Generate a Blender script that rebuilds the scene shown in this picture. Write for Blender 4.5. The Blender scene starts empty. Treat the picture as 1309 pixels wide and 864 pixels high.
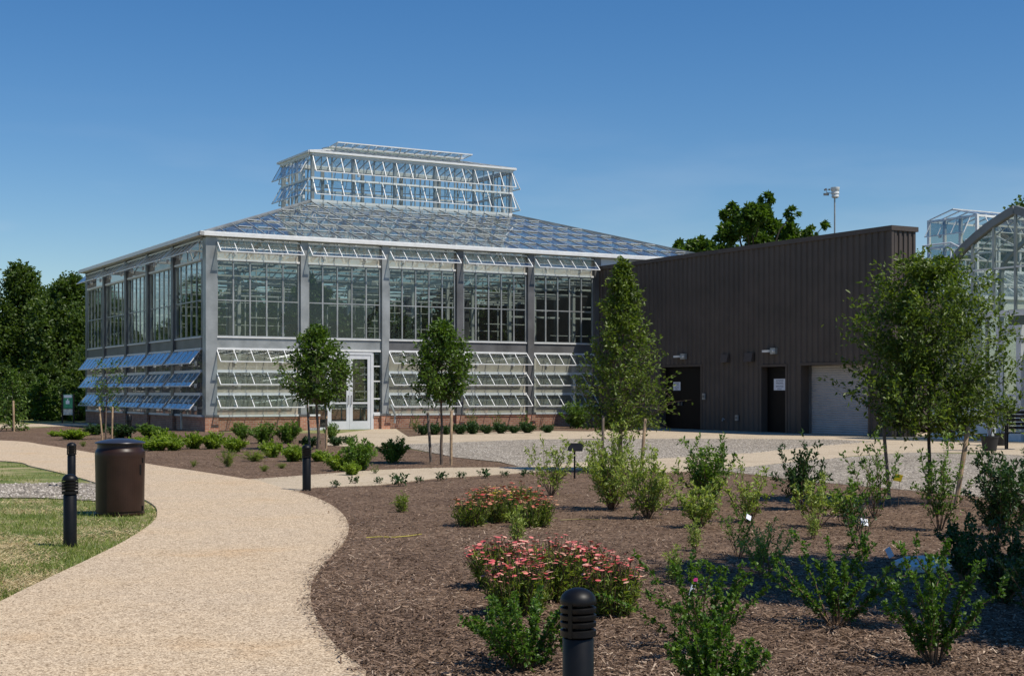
import bpy, bmesh, math, random
import numpy as np
from mathutils import Vector, Matrix
R = math.radians
scene = bpy.context.scene
C = scene.collection

# ------------------------------------------------------------------ camera
EYE = 1.5; FPX = 1818.0; HOR = 500.8; CX = 654.5
cam = bpy.data.cameras.new('camera'); camo = bpy.data.objects.new('camera', cam); C.objects.link(camo)
camo.location = (0, 0, EYE); camo.rotation_euler = (R(90), 0, 0)
cam.sensor_width = 36; cam.lens = 36 * FPX / 1309
cam.shift_y = (HOR - 432) / 1309
cam.clip_start = 0.1; cam.clip_end = 3000
scene.camera = camo

# ------------------------------------------------------------------ sky, sun, exposure
SUN_EL = R(57); SX, SY = 0.862, -0.507
world = bpy.data.worlds.new('World'); scene.world = world; world.use_nodes = True
wn = world.node_tree; wn.nodes.clear()
sky = wn.nodes.new('ShaderNodeTexSky'); sky.sky_type = 'NISHITA'; sky.sun_disc = False
sky.sun_elevation = SUN_EL; sky.sun_rotation = math.atan2(SX, SY)
sky.altitude = 0; sky.air_density = 1.0; sky.dust_density = 0.1; sky.ozone_density = 3.5
bg = wn.nodes.new('ShaderNodeBackground'); bg.inputs[1].default_value = 0.108
wo = wn.nodes.new('ShaderNodeOutputWorld')
# a faint bank of cloud low over the horizon
tc = wn.nodes.new('ShaderNodeTexCoord'); mp = wn.nodes.new('ShaderNodeMapping'); mp.inputs['Scale'].default_value = (3, 3, 14)
nz = wn.nodes.new('ShaderNodeTexNoise'); nz.inputs['Scale'].default_value = 1.6; nz.inputs['Detail'].default_value = 6
rmp = wn.nodes.new('ShaderNodeMapRange'); rmp.inputs['From Min'].default_value = 0.5; rmp.inputs['From Max'].default_value = 0.75
sep = wn.nodes.new('ShaderNodeSeparateXYZ')
alt = wn.nodes.new('ShaderNodeMapRange'); alt.inputs['From Min'].default_value = 0.20; alt.inputs['From Max'].default_value = 0.06
mul = wn.nodes.new('ShaderNodeMath'); mul.operation = 'MULTIPLY'
mul2 = wn.nodes.new('ShaderNodeMath'); mul2.operation = 'MULTIPLY'; mul2.inputs[1].default_value = 0.3
mix = wn.nodes.new('ShaderNodeMixRGB'); mix.inputs[2].default_value = (6.5, 7.2, 8.2, 1)
hsv = wn.nodes.new('ShaderNodeHueSaturation'); hsv.inputs['Saturation'].default_value = 1.32; hsv.inputs['Hue'].default_value = 0.505
L = wn.links.new
L(tc.outputs['Generated'], mp.inputs[0]); L(mp.outputs[0], nz.inputs['Vector']); L(nz.outputs[0], rmp.inputs[0])
L(tc.outputs['Generated'], sep.inputs[0]); L(sep.outputs[2], alt.inputs[0])
L(rmp.outputs[0], mul.inputs[0]); L(alt.outputs[0], mul.inputs[1]); L(mul.outputs[0], mul2.inputs[0])
L(mul2.outputs[0], mix.inputs[0]); L(sky.outputs[0], hsv.inputs['Color']); L(hsv.outputs[0], mix.inputs[1])
L(mix.outputs[0], bg.inputs[0]); L(bg.outputs[0], wo.inputs[0])
sl = bpy.data.lights.new('sun', 'SUN'); sl.energy = 5.0; sl.angle = R(0.55); sl.color = (1, 0.93, 0.83)
so = bpy.data.objects.new('sun', sl); C.objects.link(so)
sd = Vector((SX * math.cos(SUN_EL), SY * math.cos(SUN_EL), math.sin(SUN_EL)))
so.rotation_euler = sd.to_track_quat('Z', 'Y').to_euler(); so.location = (20, -10, 40)
scene.view_settings.view_transform = 'Standard'; scene.view_settings.look = 'None'
scene.view_settings.exposure = -0.1; scene.view_settings.gamma = 1
scene.cycles.max_bounces = 8; scene.cycles.transparent_max_bounces = 40
scene.cycles.diffuse_bounces = 3; scene.cycles.glossy_bounces = 3
scene.cycles.use_denoising = True
scene.cycles.caustics_reflective = False; scene.cycles.caustics_refractive = False
scene.cycles.sample_clamp_indirect = 4

# ------------------------------------------------------------------ helpers
def gp(px, py):
    Y = FPX * EYE / (py - HOR); return ((px - CX) / FPX * Y, Y)
def hz(py, Y): return EYE + (HOR - py) * Y / FPX
def tag(o, label=None, cat=None, group=None, kind=None):
    if label: o['label'] = label
    if cat: o['category'] = cat
    if group: o['group'] = group
    if kind: o['kind'] = kind
    return o
def empty(name, loc, label, cat, group=None, rz=0):
    o = bpy.data.objects.new(name, None); o.empty_display_size = 0.2
    C.objects.link(o); o.location = loc; o.rotation_euler = (0, 0, rz)
    return tag(o, label, cat, group)
def link(name, me, parent=None, loc=None, rot=None, scale=None):
    o = bpy.data.objects.new(name, me); C.objects.link(o)
    if parent: o.parent = parent
    if loc is not None: o.location = loc
    if rot is not None: o.rotation_euler = rot
    if scale is not None: o.scale = scale
    return o
def copy_tree(o, parent=None):
    c = o.copy(); C.objects.link(c)
    if parent: c.parent = parent
    for ch in list(o.children): copy_tree(ch, c)
    return c
class MB:
    def __init__(s): s.v = []; s.f = []; s.sm = []; s.p = []
    def add(s, vs, fs, smooth=False):
        n = len(s.v); s.p.append((n, len(s.f))); s.v += [tuple(p) for p in vs]
        for f in fs: s.f.append(tuple(i + n for i in f)); s.sm.append(smooth)
    def box(s, x0, x1, y0, y1, z0, z1):
        s.add([(x0,y0,z0),(x1,y0,z0),(x1,y1,z0),(x0,y1,z0),(x0,y0,z1),(x1,y0,z1),(x1,y1,z1),(x0,y1,z1)],
              [(0,3,2,1),(4,5,6,7),(0,1,5,4),(1,2,6,5),(2,3,7,6),(3,0,4,7)])
        return s
    def quad(s, a, b, c, d): s.add([a,b,c,d], [(0,1,2,3)]); return s
    def bar(s, a, b, w, h=None, up=(0,0,1)):
        h = h or w; a = Vector(a); b = Vector(b); d = (b - a).normalized(); u = Vector(up)
        if abs(d.dot(u)) > 0.98: u = Vector((1,0,0))
        x = d.cross(u).normalized() * (w/2); y = x.cross(d).normalized() * (h/2)
        vs = [a-x-y,a+x-y,a+x+y,a-x+y,b-x-y,b+x-y,b+x+y,b-x+y]
        s.add(vs, [(0,3,2,1),(4,5,6,7),(0,1,5,4),(1,2,6,5),(2,3,7,6),(3,0,4,7)]); return s
    def tube(s, pts, rad, n=8, cap=True):
        pts = [Vector(p) for p in pts]
        if not hasattr(rad, '__len__'): rad = [rad]*len(pts)
        vs = []; fs = []
        for i, p in enumerate(pts):
            d = (pts[min(i+1, len(pts)-1)] - pts[max(i-1, 0)]).normalized()
            u = Vector((0,0,1)) if abs(d.z) < 0.95 else Vector((1,0,0))
            x = d.cross(u).normalized(); y = d.cross(x)
            for k in range(n):
                a = 2*math.pi*k/n; vs.append(p + (x*math.cos(a) + y*math.sin(a))*rad[i])
        for i in range(len(pts)-1):
            for k in range(n):
                fs.append((i*n+k, i*n+(k+1)%n, (i+1)*n+(k+1)%n, (i+1)*n+k))
        if cap:
            fs.append(tuple(range(n))[::-1]); fs.append(tuple((len(pts)-1)*n+k for k in range(n)))
        s.add(vs, fs, True); return s
    def lathe(s, prof, n=32, c=(0,0)):
        vs = []; fs = []
        for r, z in prof:
            for k in range(n):
                a = 2*math.pi*k/n; vs.append((c[0]+r*math.cos(a), c[1]+r*math.sin(a), z))
        for i in range(len(prof)-1):
            for k in range(n): fs.append((i*n+k, i*n+(k+1)%n, (i+1)*n+(k+1)%n, (i+1)*n+k))
        fs.append(tuple((len(prof)-1)*n+k for k in range(n))); fs.append(tuple(range(n))[::-1])
        s.add(vs, fs, True); return s
    def mesh(s, name, mat):
        me = bpy.data.meshes.new(name); me.from_pydata(s.v, [], s.f)
        me.polygons.foreach_set('use_smooth', s.sm)
        me.materials.append(mat)
        if any(s.sm):
            try: me.set_sharp_from_angle(angle=R(40))
            except Exception: pass
        return me
    def each(s, name, mat, parent=None, **k):            # every piece an object of its own
        pp = s.p + [(len(s.v), len(s.f))]; out = []
        for (v0, f0), (v1, f1) in zip(pp, pp[1:]):
            q = MB(); q.v = s.v[v0:v1]; q.f = [tuple(i-v0 for i in f) for f in s.f[f0:f1]]; q.sm = s.sm[f0:f1]; out.append(q.build(name, mat, parent, **k))
        return out
    def build(s, name, mat, parent=None, **k): return link(name, s.mesh(name, mat), parent, **k)

# ------------------------------------------------------------------ materials
def new_mat(name):
    m = bpy.data.materials.new(name); m.use_nodes = True; nt = m.node_tree
    return m, nt, nt.nodes['Principled BSDF'], nt.nodes['Material Output']
def ramp(nt, stops, src):
    r = nt.nodes.new('ShaderNodeValToRGB'); e = r.color_ramp.elements
    while len(e) < len(stops): e.new(0.5)
    for i, (p, c) in enumerate(stops): e[i].position = p; e[i].color = (*c, 1)
    nt.links.new(src, r.inputs[0]); return r
def noise(nt, scale, detail=4, vec=None, rough=0.55):
    n = nt.nodes.new('ShaderNodeTexNoise'); n.inputs['Scale'].default_value = scale
    n.inputs['Detail'].default_value = detail; n.inputs['Roughness'].default_value = rough
    if vec: nt.links.new(vec, n.inputs['Vector'])
    return n
def ocoord(nt, which='Object'):
    return nt.nodes.new('ShaderNodeTexCoord').outputs[which]
def bump(nt, src, b, strength=0.3, dist=0.01):
    n = nt.nodes.new('ShaderNodeBump'); n.inputs['Strength'].default_value = strength; n.inputs['Distance'].default_value = dist
    nt.links.new(src, n.inputs['Height']); nt.links.new(n.outputs[0], b.inputs['Normal'])
def mixc(nt, fac, a, b, mode='MIX'):
    m = nt.nodes.new('ShaderNodeMixRGB'); m.blend_type = mode
    for i, x in enumerate((fac, a, b)):
        if hasattr(x, 'default_value') or hasattr(x, 'is_linked'): nt.links.new(x, m.inputs[i])
        elif i == 0: m.inputs[0].default_value = x
        else: m.inputs[i].default_value = (*x, 1)
    return m.outputs[0]
def paint(name, col, rough=0.45, metal=0.0, var=0.12, vs=3.0, bmp=0.0, spec=0.5):
    m, nt, b, o = new_mat(name); oc = ocoord(nt)
    n = noise(nt, vs, 6, oc)
    a = tuple(c*(1-var) for c in col); d = tuple(min(1, c*(1+var)) for c in col)
    r = ramp(nt, [(0.3, a), (0.7, d)], n.outputs[0])
    nt.links.new(r.outputs[0], b.inputs['Base Color'])
    rr = nt.nodes.new('ShaderNodeMapRange'); rr.inputs['To Min'].default_value = rough*0.8; rr.inputs['To Max'].default_value = min(1, rough*1.3)
    nt.links.new(n.outputs[0], rr.inputs[0]); nt.links.new(rr.outputs[0], b.inputs['Roughness'])
    b.inputs['Metallic'].default_value = metal
    if bmp: bump(nt, noise(nt, 60, 4, oc).outputs[0], b, bmp, 0.003)
    b.inputs['Specular IOR Level'].default_value = spec
    return m
def glass_mat(name, base=0.05, tint=(0.86, 0.92, 0.9), rough=0.01, power=4.0, dirt=0.008):
    m = bpy.data.materials.new(name); m.use_nodes = True; nt = m.node_tree; nt.nodes.clear()
    o = nt.nodes.new('ShaderNodeOutputMaterial'); t = nt.nodes.new('ShaderNodeBsdfTransparent'); t.inputs[0].default_value = (*tint, 1)
    g = nt.nodes.new('ShaderNodeBsdfGlossy'); g.inputs['Roughness'].default_value = rough; g.inputs[0].default_value = (0.95, 0.97, 1, 1)
    fr = nt.nodes.new('ShaderNodeLayerWeight'); fr.inputs[0].default_value = 0.5
    pw = nt.nodes.new('ShaderNodeMath'); pw.operation = 'POWER'; pw.inputs[1].default_value = power
    ad = nt.nodes.new('ShaderNodeMath'); ad.operation = 'MULTIPLY_ADD'; ad.inputs[1].default_value = 0.8; ad.inputs[2].default_value = base; ad.use_clamp = True
    nt.links.new(fr.outputs['Facing'], pw.inputs[0])
    oc = ocoord(nt); nn = noise(nt, 1.3, 3, oc)
    bp = nt.nodes.new('ShaderNodeBump'); bp.inputs['Strength'].default_value = 0.05; bp.inputs['Distance'].default_value = 0.05
    nt.links.new(nn.outputs[0], bp.inputs['Height']); nt.links.new(bp.outputs[0], g.inputs['Normal'])
    x = nt.nodes.new('ShaderNodeMixShader')
    nt.links.new(pw.outputs[0], ad.inputs[0]); nt.links.new(ad.outputs[0], x.inputs[0])
    dm = nt.nodes.new('ShaderNodeMixShader'); df = nt.nodes.new('ShaderNodeBsdfDiffuse'); df.inputs[0].default_value = (.62, .62, .56, 1)
    dn = noise(nt, 2.0, 6, oc, .7); dr = nt.nodes.new('ShaderNodeMapRange'); dr.inputs['From Min'].default_value = .3; dr.inputs['From Max'].default_value = .75
    dr.inputs['To Min'].default_value = dirt*.4; dr.inputs['To Max'].default_value = dirt*1.6; nt.links.new(dn.outputs[0], dr.inputs[0]); nt.links.new(dr.outputs[0], dm.inputs[0])
    nt.links.new(t.outputs[0], dm.inputs[1]); nt.links.new(df.outputs[0], dm.inputs[2])
    nt.links.new(dm.outputs[0], x.inputs[1]); nt.links.new(g.outputs[0], x.inputs[2]); nt.links.new(x.outputs[0], o.inputs[0])
    return m
def screen_mat(name, col, alpha):
    m, nt, b, o = new_mat(name); t = nt.nodes.new('ShaderNodeBsdfTransparent'); x = nt.nodes.new('ShaderNodeMixShader')
    oc = ocoord(nt); n = noise(nt, 2.5, 5, oc)
    r = ramp(nt, [(0.3, tuple(c*0.8 for c in col)), (0.7, col)], n.outputs[0]); nt.links.new(r.outputs[0], b.inputs['Base Color'])
    b.inputs['Roughness'].default_value = 0.8; x.inputs[0].default_value = alpha
    nt.links.new(t.outputs[0], x.inputs[1]); nt.links.new(b.outputs[0], x.inputs[2]); nt.links.new(x.outputs[0], o.inputs[0])
    return m
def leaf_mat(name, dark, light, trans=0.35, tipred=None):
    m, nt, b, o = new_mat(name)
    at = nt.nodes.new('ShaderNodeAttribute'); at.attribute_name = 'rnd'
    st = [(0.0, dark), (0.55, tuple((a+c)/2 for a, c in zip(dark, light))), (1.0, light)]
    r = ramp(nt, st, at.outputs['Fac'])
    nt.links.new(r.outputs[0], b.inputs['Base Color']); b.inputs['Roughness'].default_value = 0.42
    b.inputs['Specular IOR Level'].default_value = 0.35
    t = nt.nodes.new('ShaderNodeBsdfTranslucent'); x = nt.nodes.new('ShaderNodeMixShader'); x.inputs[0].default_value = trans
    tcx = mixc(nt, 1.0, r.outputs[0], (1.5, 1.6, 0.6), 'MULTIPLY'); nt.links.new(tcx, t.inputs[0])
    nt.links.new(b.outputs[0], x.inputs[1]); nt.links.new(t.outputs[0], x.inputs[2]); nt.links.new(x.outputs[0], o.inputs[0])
    return m
def attr_mat(name, stops, rough=0.85):
    m, nt, b, o = new_mat(name); at = nt.nodes.new('ShaderNodeAttribute'); at.attribute_name = 'rnd'
    r = ramp(nt, stops, at.outputs['Fac']); nt.links.new(r.outputs[0], b.inputs['Base Color']); b.inputs['Roughness'].default_value = rough
    b.inputs['Specular IOR Level'].default_value = 0.2
    return m

M = {}
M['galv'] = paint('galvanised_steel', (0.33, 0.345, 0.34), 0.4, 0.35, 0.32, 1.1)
M['galv_dark'] = paint('dark_grey_aluminium', (0.15, 0.15, 0.15), 0.42, 0.3, 0.3, 1.2)  # darker grey metal, also on side and right-hand front columns
M['white'] = paint('white_painted_aluminium', (0.72, 0.73, 0.72), 0.4, 0.0, 0.08, 4)
M['door_frame'] = paint('pale_grey_door_frame', (0.62, 0.64, 0.66), 0.4, 0.0, 0.06, 4)
M['steel_in'] = paint('interior_steel', (0.66, 0.66, 0.62), 0.5, 0.0, 0.15, 3)
M['bronze'] = paint('dark_bronze_cladding', (0.080, 0.065, 0.056), 0.5, 0.0, 0.2, 0.8, 0, 0.3)
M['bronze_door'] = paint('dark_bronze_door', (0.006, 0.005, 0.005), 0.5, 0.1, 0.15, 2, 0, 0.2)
M['rollup'] = paint('grey_shutter_slats', (0.42, 0.40, 0.39), 0.5, 0.1, 0.1, 2)
M['black'] = paint('black_powder_coat', (0.004, 0.004, 0.0045), 0.42, 0.0, 0.3, 9, 0, 0.28)
M['can'] = paint('dark_brown_coated_steel', (0.030, 0.014, 0.009), 0.36, 0.0, 0.25, 5, 0, 0.3)
M['can_lid'] = paint('blackish_coated_lid', (0.035, 0.033, 0.038), 0.3, 0.2, 0.15, 5)
M['paper'] = paint('white_paper_sign', (0.75, 0.78, 0.85), 0.6, 0, 0.03)
M['ink'] = paint('dark_blue_ink', (0.04, 0.06, 0.13), 0.6, 0, 0.03)
M['green_sign'] = paint('green_sign_face', (0.03, 0.28, 0.15), 0.4, 0, 0.05)
M['twine'] = paint('faded_yellow_twine', (0.42, 0.36, 0.05), 0.7, 0, 0.2)
M['arch_grey'] = paint('dark_grey_arch_steel', (0.17, 0.185, 0.195), 0.45, 0.1, 0.2, 2)
M['yellow'] = paint('yellow_plastic', (0.80, 0.62, 0.03), 0.4, 0, 0.06)
M['pink'] = paint('pink_plastic', (0.75, 0.05, 0.28), 0.4, 0, 0.06)
M['red'] = paint('red_plastic', (0.5, 0.03, 0.02), 0.4, 0, 0.06)
M['wood'] = paint('pale_stake_wood', (0.36, 0.25, 0.15), 0.8, 0, 0.35, 12, 0.4)
M['wood_dark'] = paint('weathered_stake_wood', (0.14, 0.11, 0.085), 0.85, 0, 0.35, 12, 0.4)
M['bark'] = paint('young_bark', (0.13, 0.095, 0.07), 0.9, 0, 0.35, 14, 0.5)
M['bark_dark'] = paint('dark_bark', (0.05, 0.038, 0.03), 0.9, 0, 0.35, 8, 0.5)
M['stem'] = paint('shrub_stem', (0.16, 0.10, 0.06), 0.85, 0, 0.3, 20)
M['slab'] = paint('pale_stone_slab', (0.62, 0.60, 0.54), 0.8, 0, 0.2, 10, 0.3)
M['pot'] = paint('black_nursery_pot', (0.015, 0.015, 0.015), 0.6, 0, 0.1)
M['hose'] = paint('hose_rubber', (0.20, 0.16, 0.04), 0.5, 0, 0.2)
M['glass'] = glass_mat('facade_glass', 0.035, (0.70, 0.74, 0.72))
M['vent_glass'] = glass_mat('vent_glass', 0.07, (0.86, 0.90, 0.90), 0.01, 3.0)
M['clear_glass'] = glass_mat('lantern_glass', 0.03, (0.90, 0.93, 0.93), 0.01, 5.0)
M['roof_glass'] = glass_mat('roof_glass', 0.10, (0.76, 0.80, 0.78), 0.05, 4.0, 0.07)
M['screen'] = screen_mat('insect_screen', (0.66, 0.60, 0.48), 0.62)
M['screen_shaded'] = screen_mat('shaded_insect_screen', (0.22, 0.20, 0.18), 0.55)  # same screen in a darker copy: shade of the side wall put into its colour
M['shade'] = screen_mat('shade_curtain', (0.5, 0.52, 0.52), 0.75)
M['int_floor'] = paint('interior_concrete', (0.10, 0.095, 0.085), 0.85, 0, 0.2)
M['int_wall'] = paint('pale_interior_wall', (0.62, 0.64, 0.58), 0.8, 0, 0.06)
M['blue_sheet'] = paint('blue_roof_edge', (0.05, 0.12, 0.35), 0.5)

def brick_mat():
    m, nt, b, o = new_mat('red_brick'); oc = ocoord(nt); s = nt.nodes.new('ShaderNodeSeparateXYZ'); nt.links.new(oc, s.inputs[0])
    a = nt.nodes.new('ShaderNodeMath'); nt.links.new(s.outputs[0], a.inputs[0]); nt.links.new(s.outputs[1], a.inputs[1])
    c = nt.nodes.new('ShaderNodeCombineXYZ'); nt.links.new(a.outputs[0], c.inputs[0]); nt.links.new(s.outputs[2], c.inputs[1])
    k = nt.nodes.new('ShaderNodeTexBrick'); k.inputs['Scale'].default_value = 1; k.inputs['Brick Width'].default_value = 0.2
    k.inputs['Row Height'].default_value = 0.075; k.inputs['Mortar Size'].default_value = 0.008; k.inputs['Bias'].default_value = 0.1
    k.inputs['Color1'].default_value = (0.34, 0.12, 0.07, 1); k.inputs['Color2'].default_value = (0.48, 0.22, 0.13, 1); k.inputs['Mortar'].default_value = (0.42, 0.36, 0.29, 1)
    nt.links.new(c.outputs[0], k.inputs['Vector'])
    n = noise(nt, 3, 5, oc); r = ramp(nt, [(0.3, (0.75,)*3), (0.7, (1.1,)*3)], n.outputs[0])
    nt.links.new(mixc(nt, 1.0, k.outputs[0], r.outputs[0], 'MULTIPLY'), b.inputs['Base Color']); b.inputs['Roughness'].default_value = 0.9
    bump(nt, k.outputs['Fac'], b, -0.5, 0.01); return m
M['brick'] = brick_mat()
def path_mat(name, cols, stain, big=1.0):
    m, nt, b, o = new_mat(name); oc = ocoord(nt)
    v = nt.nodes.new('ShaderNodeTexVoronoi'); v.inputs['Scale'].default_value = 105; nt.links.new(oc, v.inputs['Vector'])
    s = nt.nodes.new('ShaderNodeSeparateXYZ'); nt.links.new(v.outputs['Color'], s.inputs[0])
    r = ramp(nt, cols, s.outputs[0])
    v2 = nt.nodes.new('ShaderNodeTexVoronoi'); v2.inputs['Scale'].default_value = 48; nt.links.new(oc, v2.inputs['Vector'])
    s2 = nt.nodes.new('ShaderNodeSeparateXYZ'); nt.links.new(v2.outputs['Color'], s2.inputs[0])
    r2 = ramp(nt, [(0.0, (0.60, 0.57, 0.53)), (0.10, (0.78, 0.75, 0.71)), (0.2, (0.98,)*3), (1, (1.08,)*3)], s2.outputs[1])
    c1 = mixc(nt, 0.85, r.outputs[0], r2.outputs[0], 'MULTIPLY')
    n = noise(nt, 0.55, 7, oc, 0.6); rs = ramp(nt, stain, n.outputs[0])
    c2 = mixc(nt, 1.0, c1, rs.outputs[0], 'MULTIPLY')
    n3 = noise(nt, 7, 8, oc, 0.7); r3 = ramp(nt, [(0.25, (0.84,)*3), (0.75, (1.12,)*3)], n3.outputs[0])
    nt.links.new(mixc(nt, 1.0, c2, r3.outputs[0], 'MULTIPLY'), b.inputs['Base Color'])
    b.inputs['Roughness'].default_value = 0.9; b.inputs['Specular IOR Level'].default_value = 0.2
    bump(nt, v.outputs['Distance'], b, 0.5, 0.006); return m
M['path'] = path_mat('exposed_aggregate', [(0.0, (0.20, 0.145, 0.09)), (0.15, (0.37, 0.275, 0.18)), (0.5, (0.58, 0.45, 0.305)), (1.0, (0.76, 0.62, 0.44))],
                     [(0.28, (0.95, 0.85, 0.73)), (0.42, (1, .99, .97)), (0.6, (0.97, 0.98, 1.0)), (0.8, (1.06, 1.04, 1.0))])
M['concrete'] = path_mat('smooth_buff_concrete', [(0.0, (0.43, 0.345, 0.24)), (0.5, (0.51, 0.42, 0.30)), (1.0, (0.57, 0.48, 0.35))],
                     [(0.25, (0.82, 0.80, 0.76)), (0.5, (1, 1, 1)), (0.8, (1.06, 1.05, 1.03))])
def gravel_mat():
    m, nt, b, o = new_mat('grey_gravel'); oc = ocoord(nt)
    v = nt.nodes.new('ShaderNodeTexVoronoi'); v.inputs['Scale'].default_value = 26; nt.links.new(oc, v.inputs['Vector'])
    s = nt.nodes.new('ShaderNodeSeparateXYZ'); nt.links.new(v.outputs['Color'], s.inputs[0])
    r = ramp(nt, [(0, (0.07, 0.06, 0.048)), (0.25, (0.21, 0.185, 0.15)), (0.6, (0.35, 0.31, 0.255)), (1, (0.56, 0.51, 0.43))], s.outputs[0])
    v2 = nt.nodes.new('ShaderNodeTexVoronoi'); v2.inputs['Scale'].default_value = 17; nt.links.new(oc, v2.inputs['Vector'])
    s2 = nt.nodes.new('ShaderNodeSeparateXYZ'); nt.links.new(v2.outputs['Color'], s2.inputs[0]); r2 = ramp(nt, [(0, (0.60, .58, .55)), (0.5, (.95, .94, .91)), (1, (1.2, 1.18, 1.12))], s2.outputs[0])
    c = mixc(nt, 1.0, r.outputs[0], r2.outputs[0], 'MULTIPLY')
    n = noise(nt, 0.8, 7, oc, 0.65); rs = ramp(nt, [(0.25, (0.7, 0.66, 0.6)), (0.75, (1.15,)*3)], n.outputs[0])
    nt.links.new(mixc(nt, 1.0, c, rs.outputs[0], 'MULTIPLY'), b.inputs['Base Color']); b.inputs['Roughness'].default_value = 0.9
    bump(nt, v.outputs['Distance'], b, -1.0, 0.03); return m
M['gravel'] = gravel_mat()
def mulch_mat():
    m, nt, b, o = new_mat('bark_mulch'); oc = ocoord(nt)
    mp = nt.nodes.new('ShaderNodeMapping'); mp.inputs['Scale'].default_value = (26, 62, 26); mp.inputs['Rotation'].default_value = (0, 0, 0.5); nt.links.new(oc, mp.inputs[0])
    n0 = noise(nt, 6, 3, oc); cc = mixc(nt, 0.35, mp.outputs[0], n0.outputs['Color'], 'ADD')
    v = nt.nodes.new('ShaderNodeTexVoronoi'); v.inputs['Scale'].default_value = 1; nt.links.new(cc, v.inputs['Vector'])
    s = nt.nodes.new('ShaderNodeSeparateXYZ'); nt.links.new(v.outputs['Color'], s.inputs[0])
    r = ramp(nt, [(0, (0.065, 0.040, 0.026)), (0.35, (0.17, 0.112, 0.074)), (0.75, (0.27, 0.188, 0.130)), (1, (0.40, 0.29, 0.21))], s.outputs[0])
    n = noise(nt, 0.9, 7, oc, 0.65); rs = ramp(nt, [(0.25, (0.72, 0.68, 0.66)), (0.75, (1.2, 1.17, 1.12))], n.outputs[0])
    nt.links.new(mixc(nt, 1.0, r.outputs[0], rs.outputs[0], 'MULTIPLY'), b.inputs['Base Color']); b.inputs['Roughness'].default_value = 0.95
    b.inputs['Specular IOR Level'].default_value = 0.15
    nb = noise(nt, 2.2, 6, oc, 0.6); add = nt.nodes.new('ShaderNodeMath'); add.operation = 'MULTIPLY_ADD'; add.inputs[1].default_value = -0.25
    nt.links.new(v.outputs['Distance'], add.inputs[0]); nt.links.new(nb.outputs[0], add.inputs[2]); bump(nt, add.outputs[0], b, 1.0, 0.12); return m
M['mulch'] = mulch_mat()
def lawn_mat():
    m, nt, b, o = new_mat('patchy_lawn'); oc = ocoord(nt)
    n = noise(nt, 1.1, 8, oc, 0.65); n2 = noise(nt, 24, 6, oc, 0.7)
    r = ramp(nt, [(0.38, (0.11, 0.155, 0.025)), (0.5, (0.19, 0.21, 0.055)), (0.62, (0.40, 0.33, 0.17))], n.outputs[0])
    r2 = ramp(nt, [(0.3, (0.55,)*3), (0.7, (1.3,)*3)], n2.outputs[0])
    nt.links.new(mixc(nt, 1.0, r.outputs[0], r2.outputs[0], 'MULTIPLY'), b.inputs['Base Color']); b.inputs['Roughness'].default_value = 0.95
    bump(nt, n2.outputs[0], b, 0.8, 0.03); return m
M['lawn'] = lawn_mat()
M['chip'] = attr_mat('mulch_chip', [(0, (0.055, 0.034, 0.022)), (0.45, (0.19, 0.125, 0.083)), (0.9, (0.31, 0.215, 0.15)), (1, (0.52, 0.40, 0.29))])
M['pebble'] = attr_mat('gravel_stone', [(0, (0.12, 0.105, 0.09)), (0.5, (0.32, 0.285, 0.24)), (1, (0.58, 0.53, 0.46))])
M['blade'] = leaf_mat('grass_blade', (0.11, 0.16, 0.025), (0.30, 0.34, 0.08), 0.3)
M['straw'] = attr_mat('straw', [(0, (0.30, 0.22, 0.10)), (1, (0.66, 0.54, 0.32))])
M['leaf_oak'] = leaf_mat('dark_woodland_leaf', (0.032, 0.064, 0.012), (0.125, 0.185, 0.040), 0.35)
M['leaf_tree'] = leaf_mat('young_tree_leaf', (0.035, 0.080, 0.012), (0.135, 0.215, 0.032), 0.35)
M['leaf_elm'] = leaf_mat('olive_tree_leaf', (0.042, 0.080, 0.012), (0.190, 0.255, 0.042), 0.35)
M['leaf_shrub'] = leaf_mat('shrub_leaf', (0.045, 0.100, 0.016), (0.170, 0.275, 0.045), 0.35)
M['leaf_holly'] = leaf_mat('bright_shrub_leaf', (0.100, 0.155, 0.024), (0.400, 0.470, 0.120), 0.35)
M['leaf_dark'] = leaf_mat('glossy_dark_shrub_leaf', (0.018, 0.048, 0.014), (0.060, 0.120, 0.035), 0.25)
M['leaf_near'] = leaf_mat('deep_green_shrub_leaf', (0.028, 0.078, 0.010), (0.125, 0.225, 0.032), 0.35)
M['leaf_lime'] = leaf_mat('lime_shrub_leaf', (0.085, 0.155, 0.015), (0.300, 0.400, 0.050), 0.4)
M['leaf_grassy'] = leaf_mat('feathery_leaf', (0.07, 0.13, 0.02), (0.30, 0.36, 0.07), 0.4)
M['flower_pink'] = attr_mat('yarrow_flower', [(0, (0.30, 0.05, 0.04)), (0.3, (0.56, 0.10, 0.11)), (0.7, (0.68, 0.24, 0.20)), (1, (0.72, 0.44, 0.33))])
M['flower_red'] = attr_mat('red_yarrow_flower', [(0, (0.34, 0.05, 0.045)), (0.5, (0.48, 0.15, 0.10)), (1, (0.58, 0.36, 0.20))])

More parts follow.
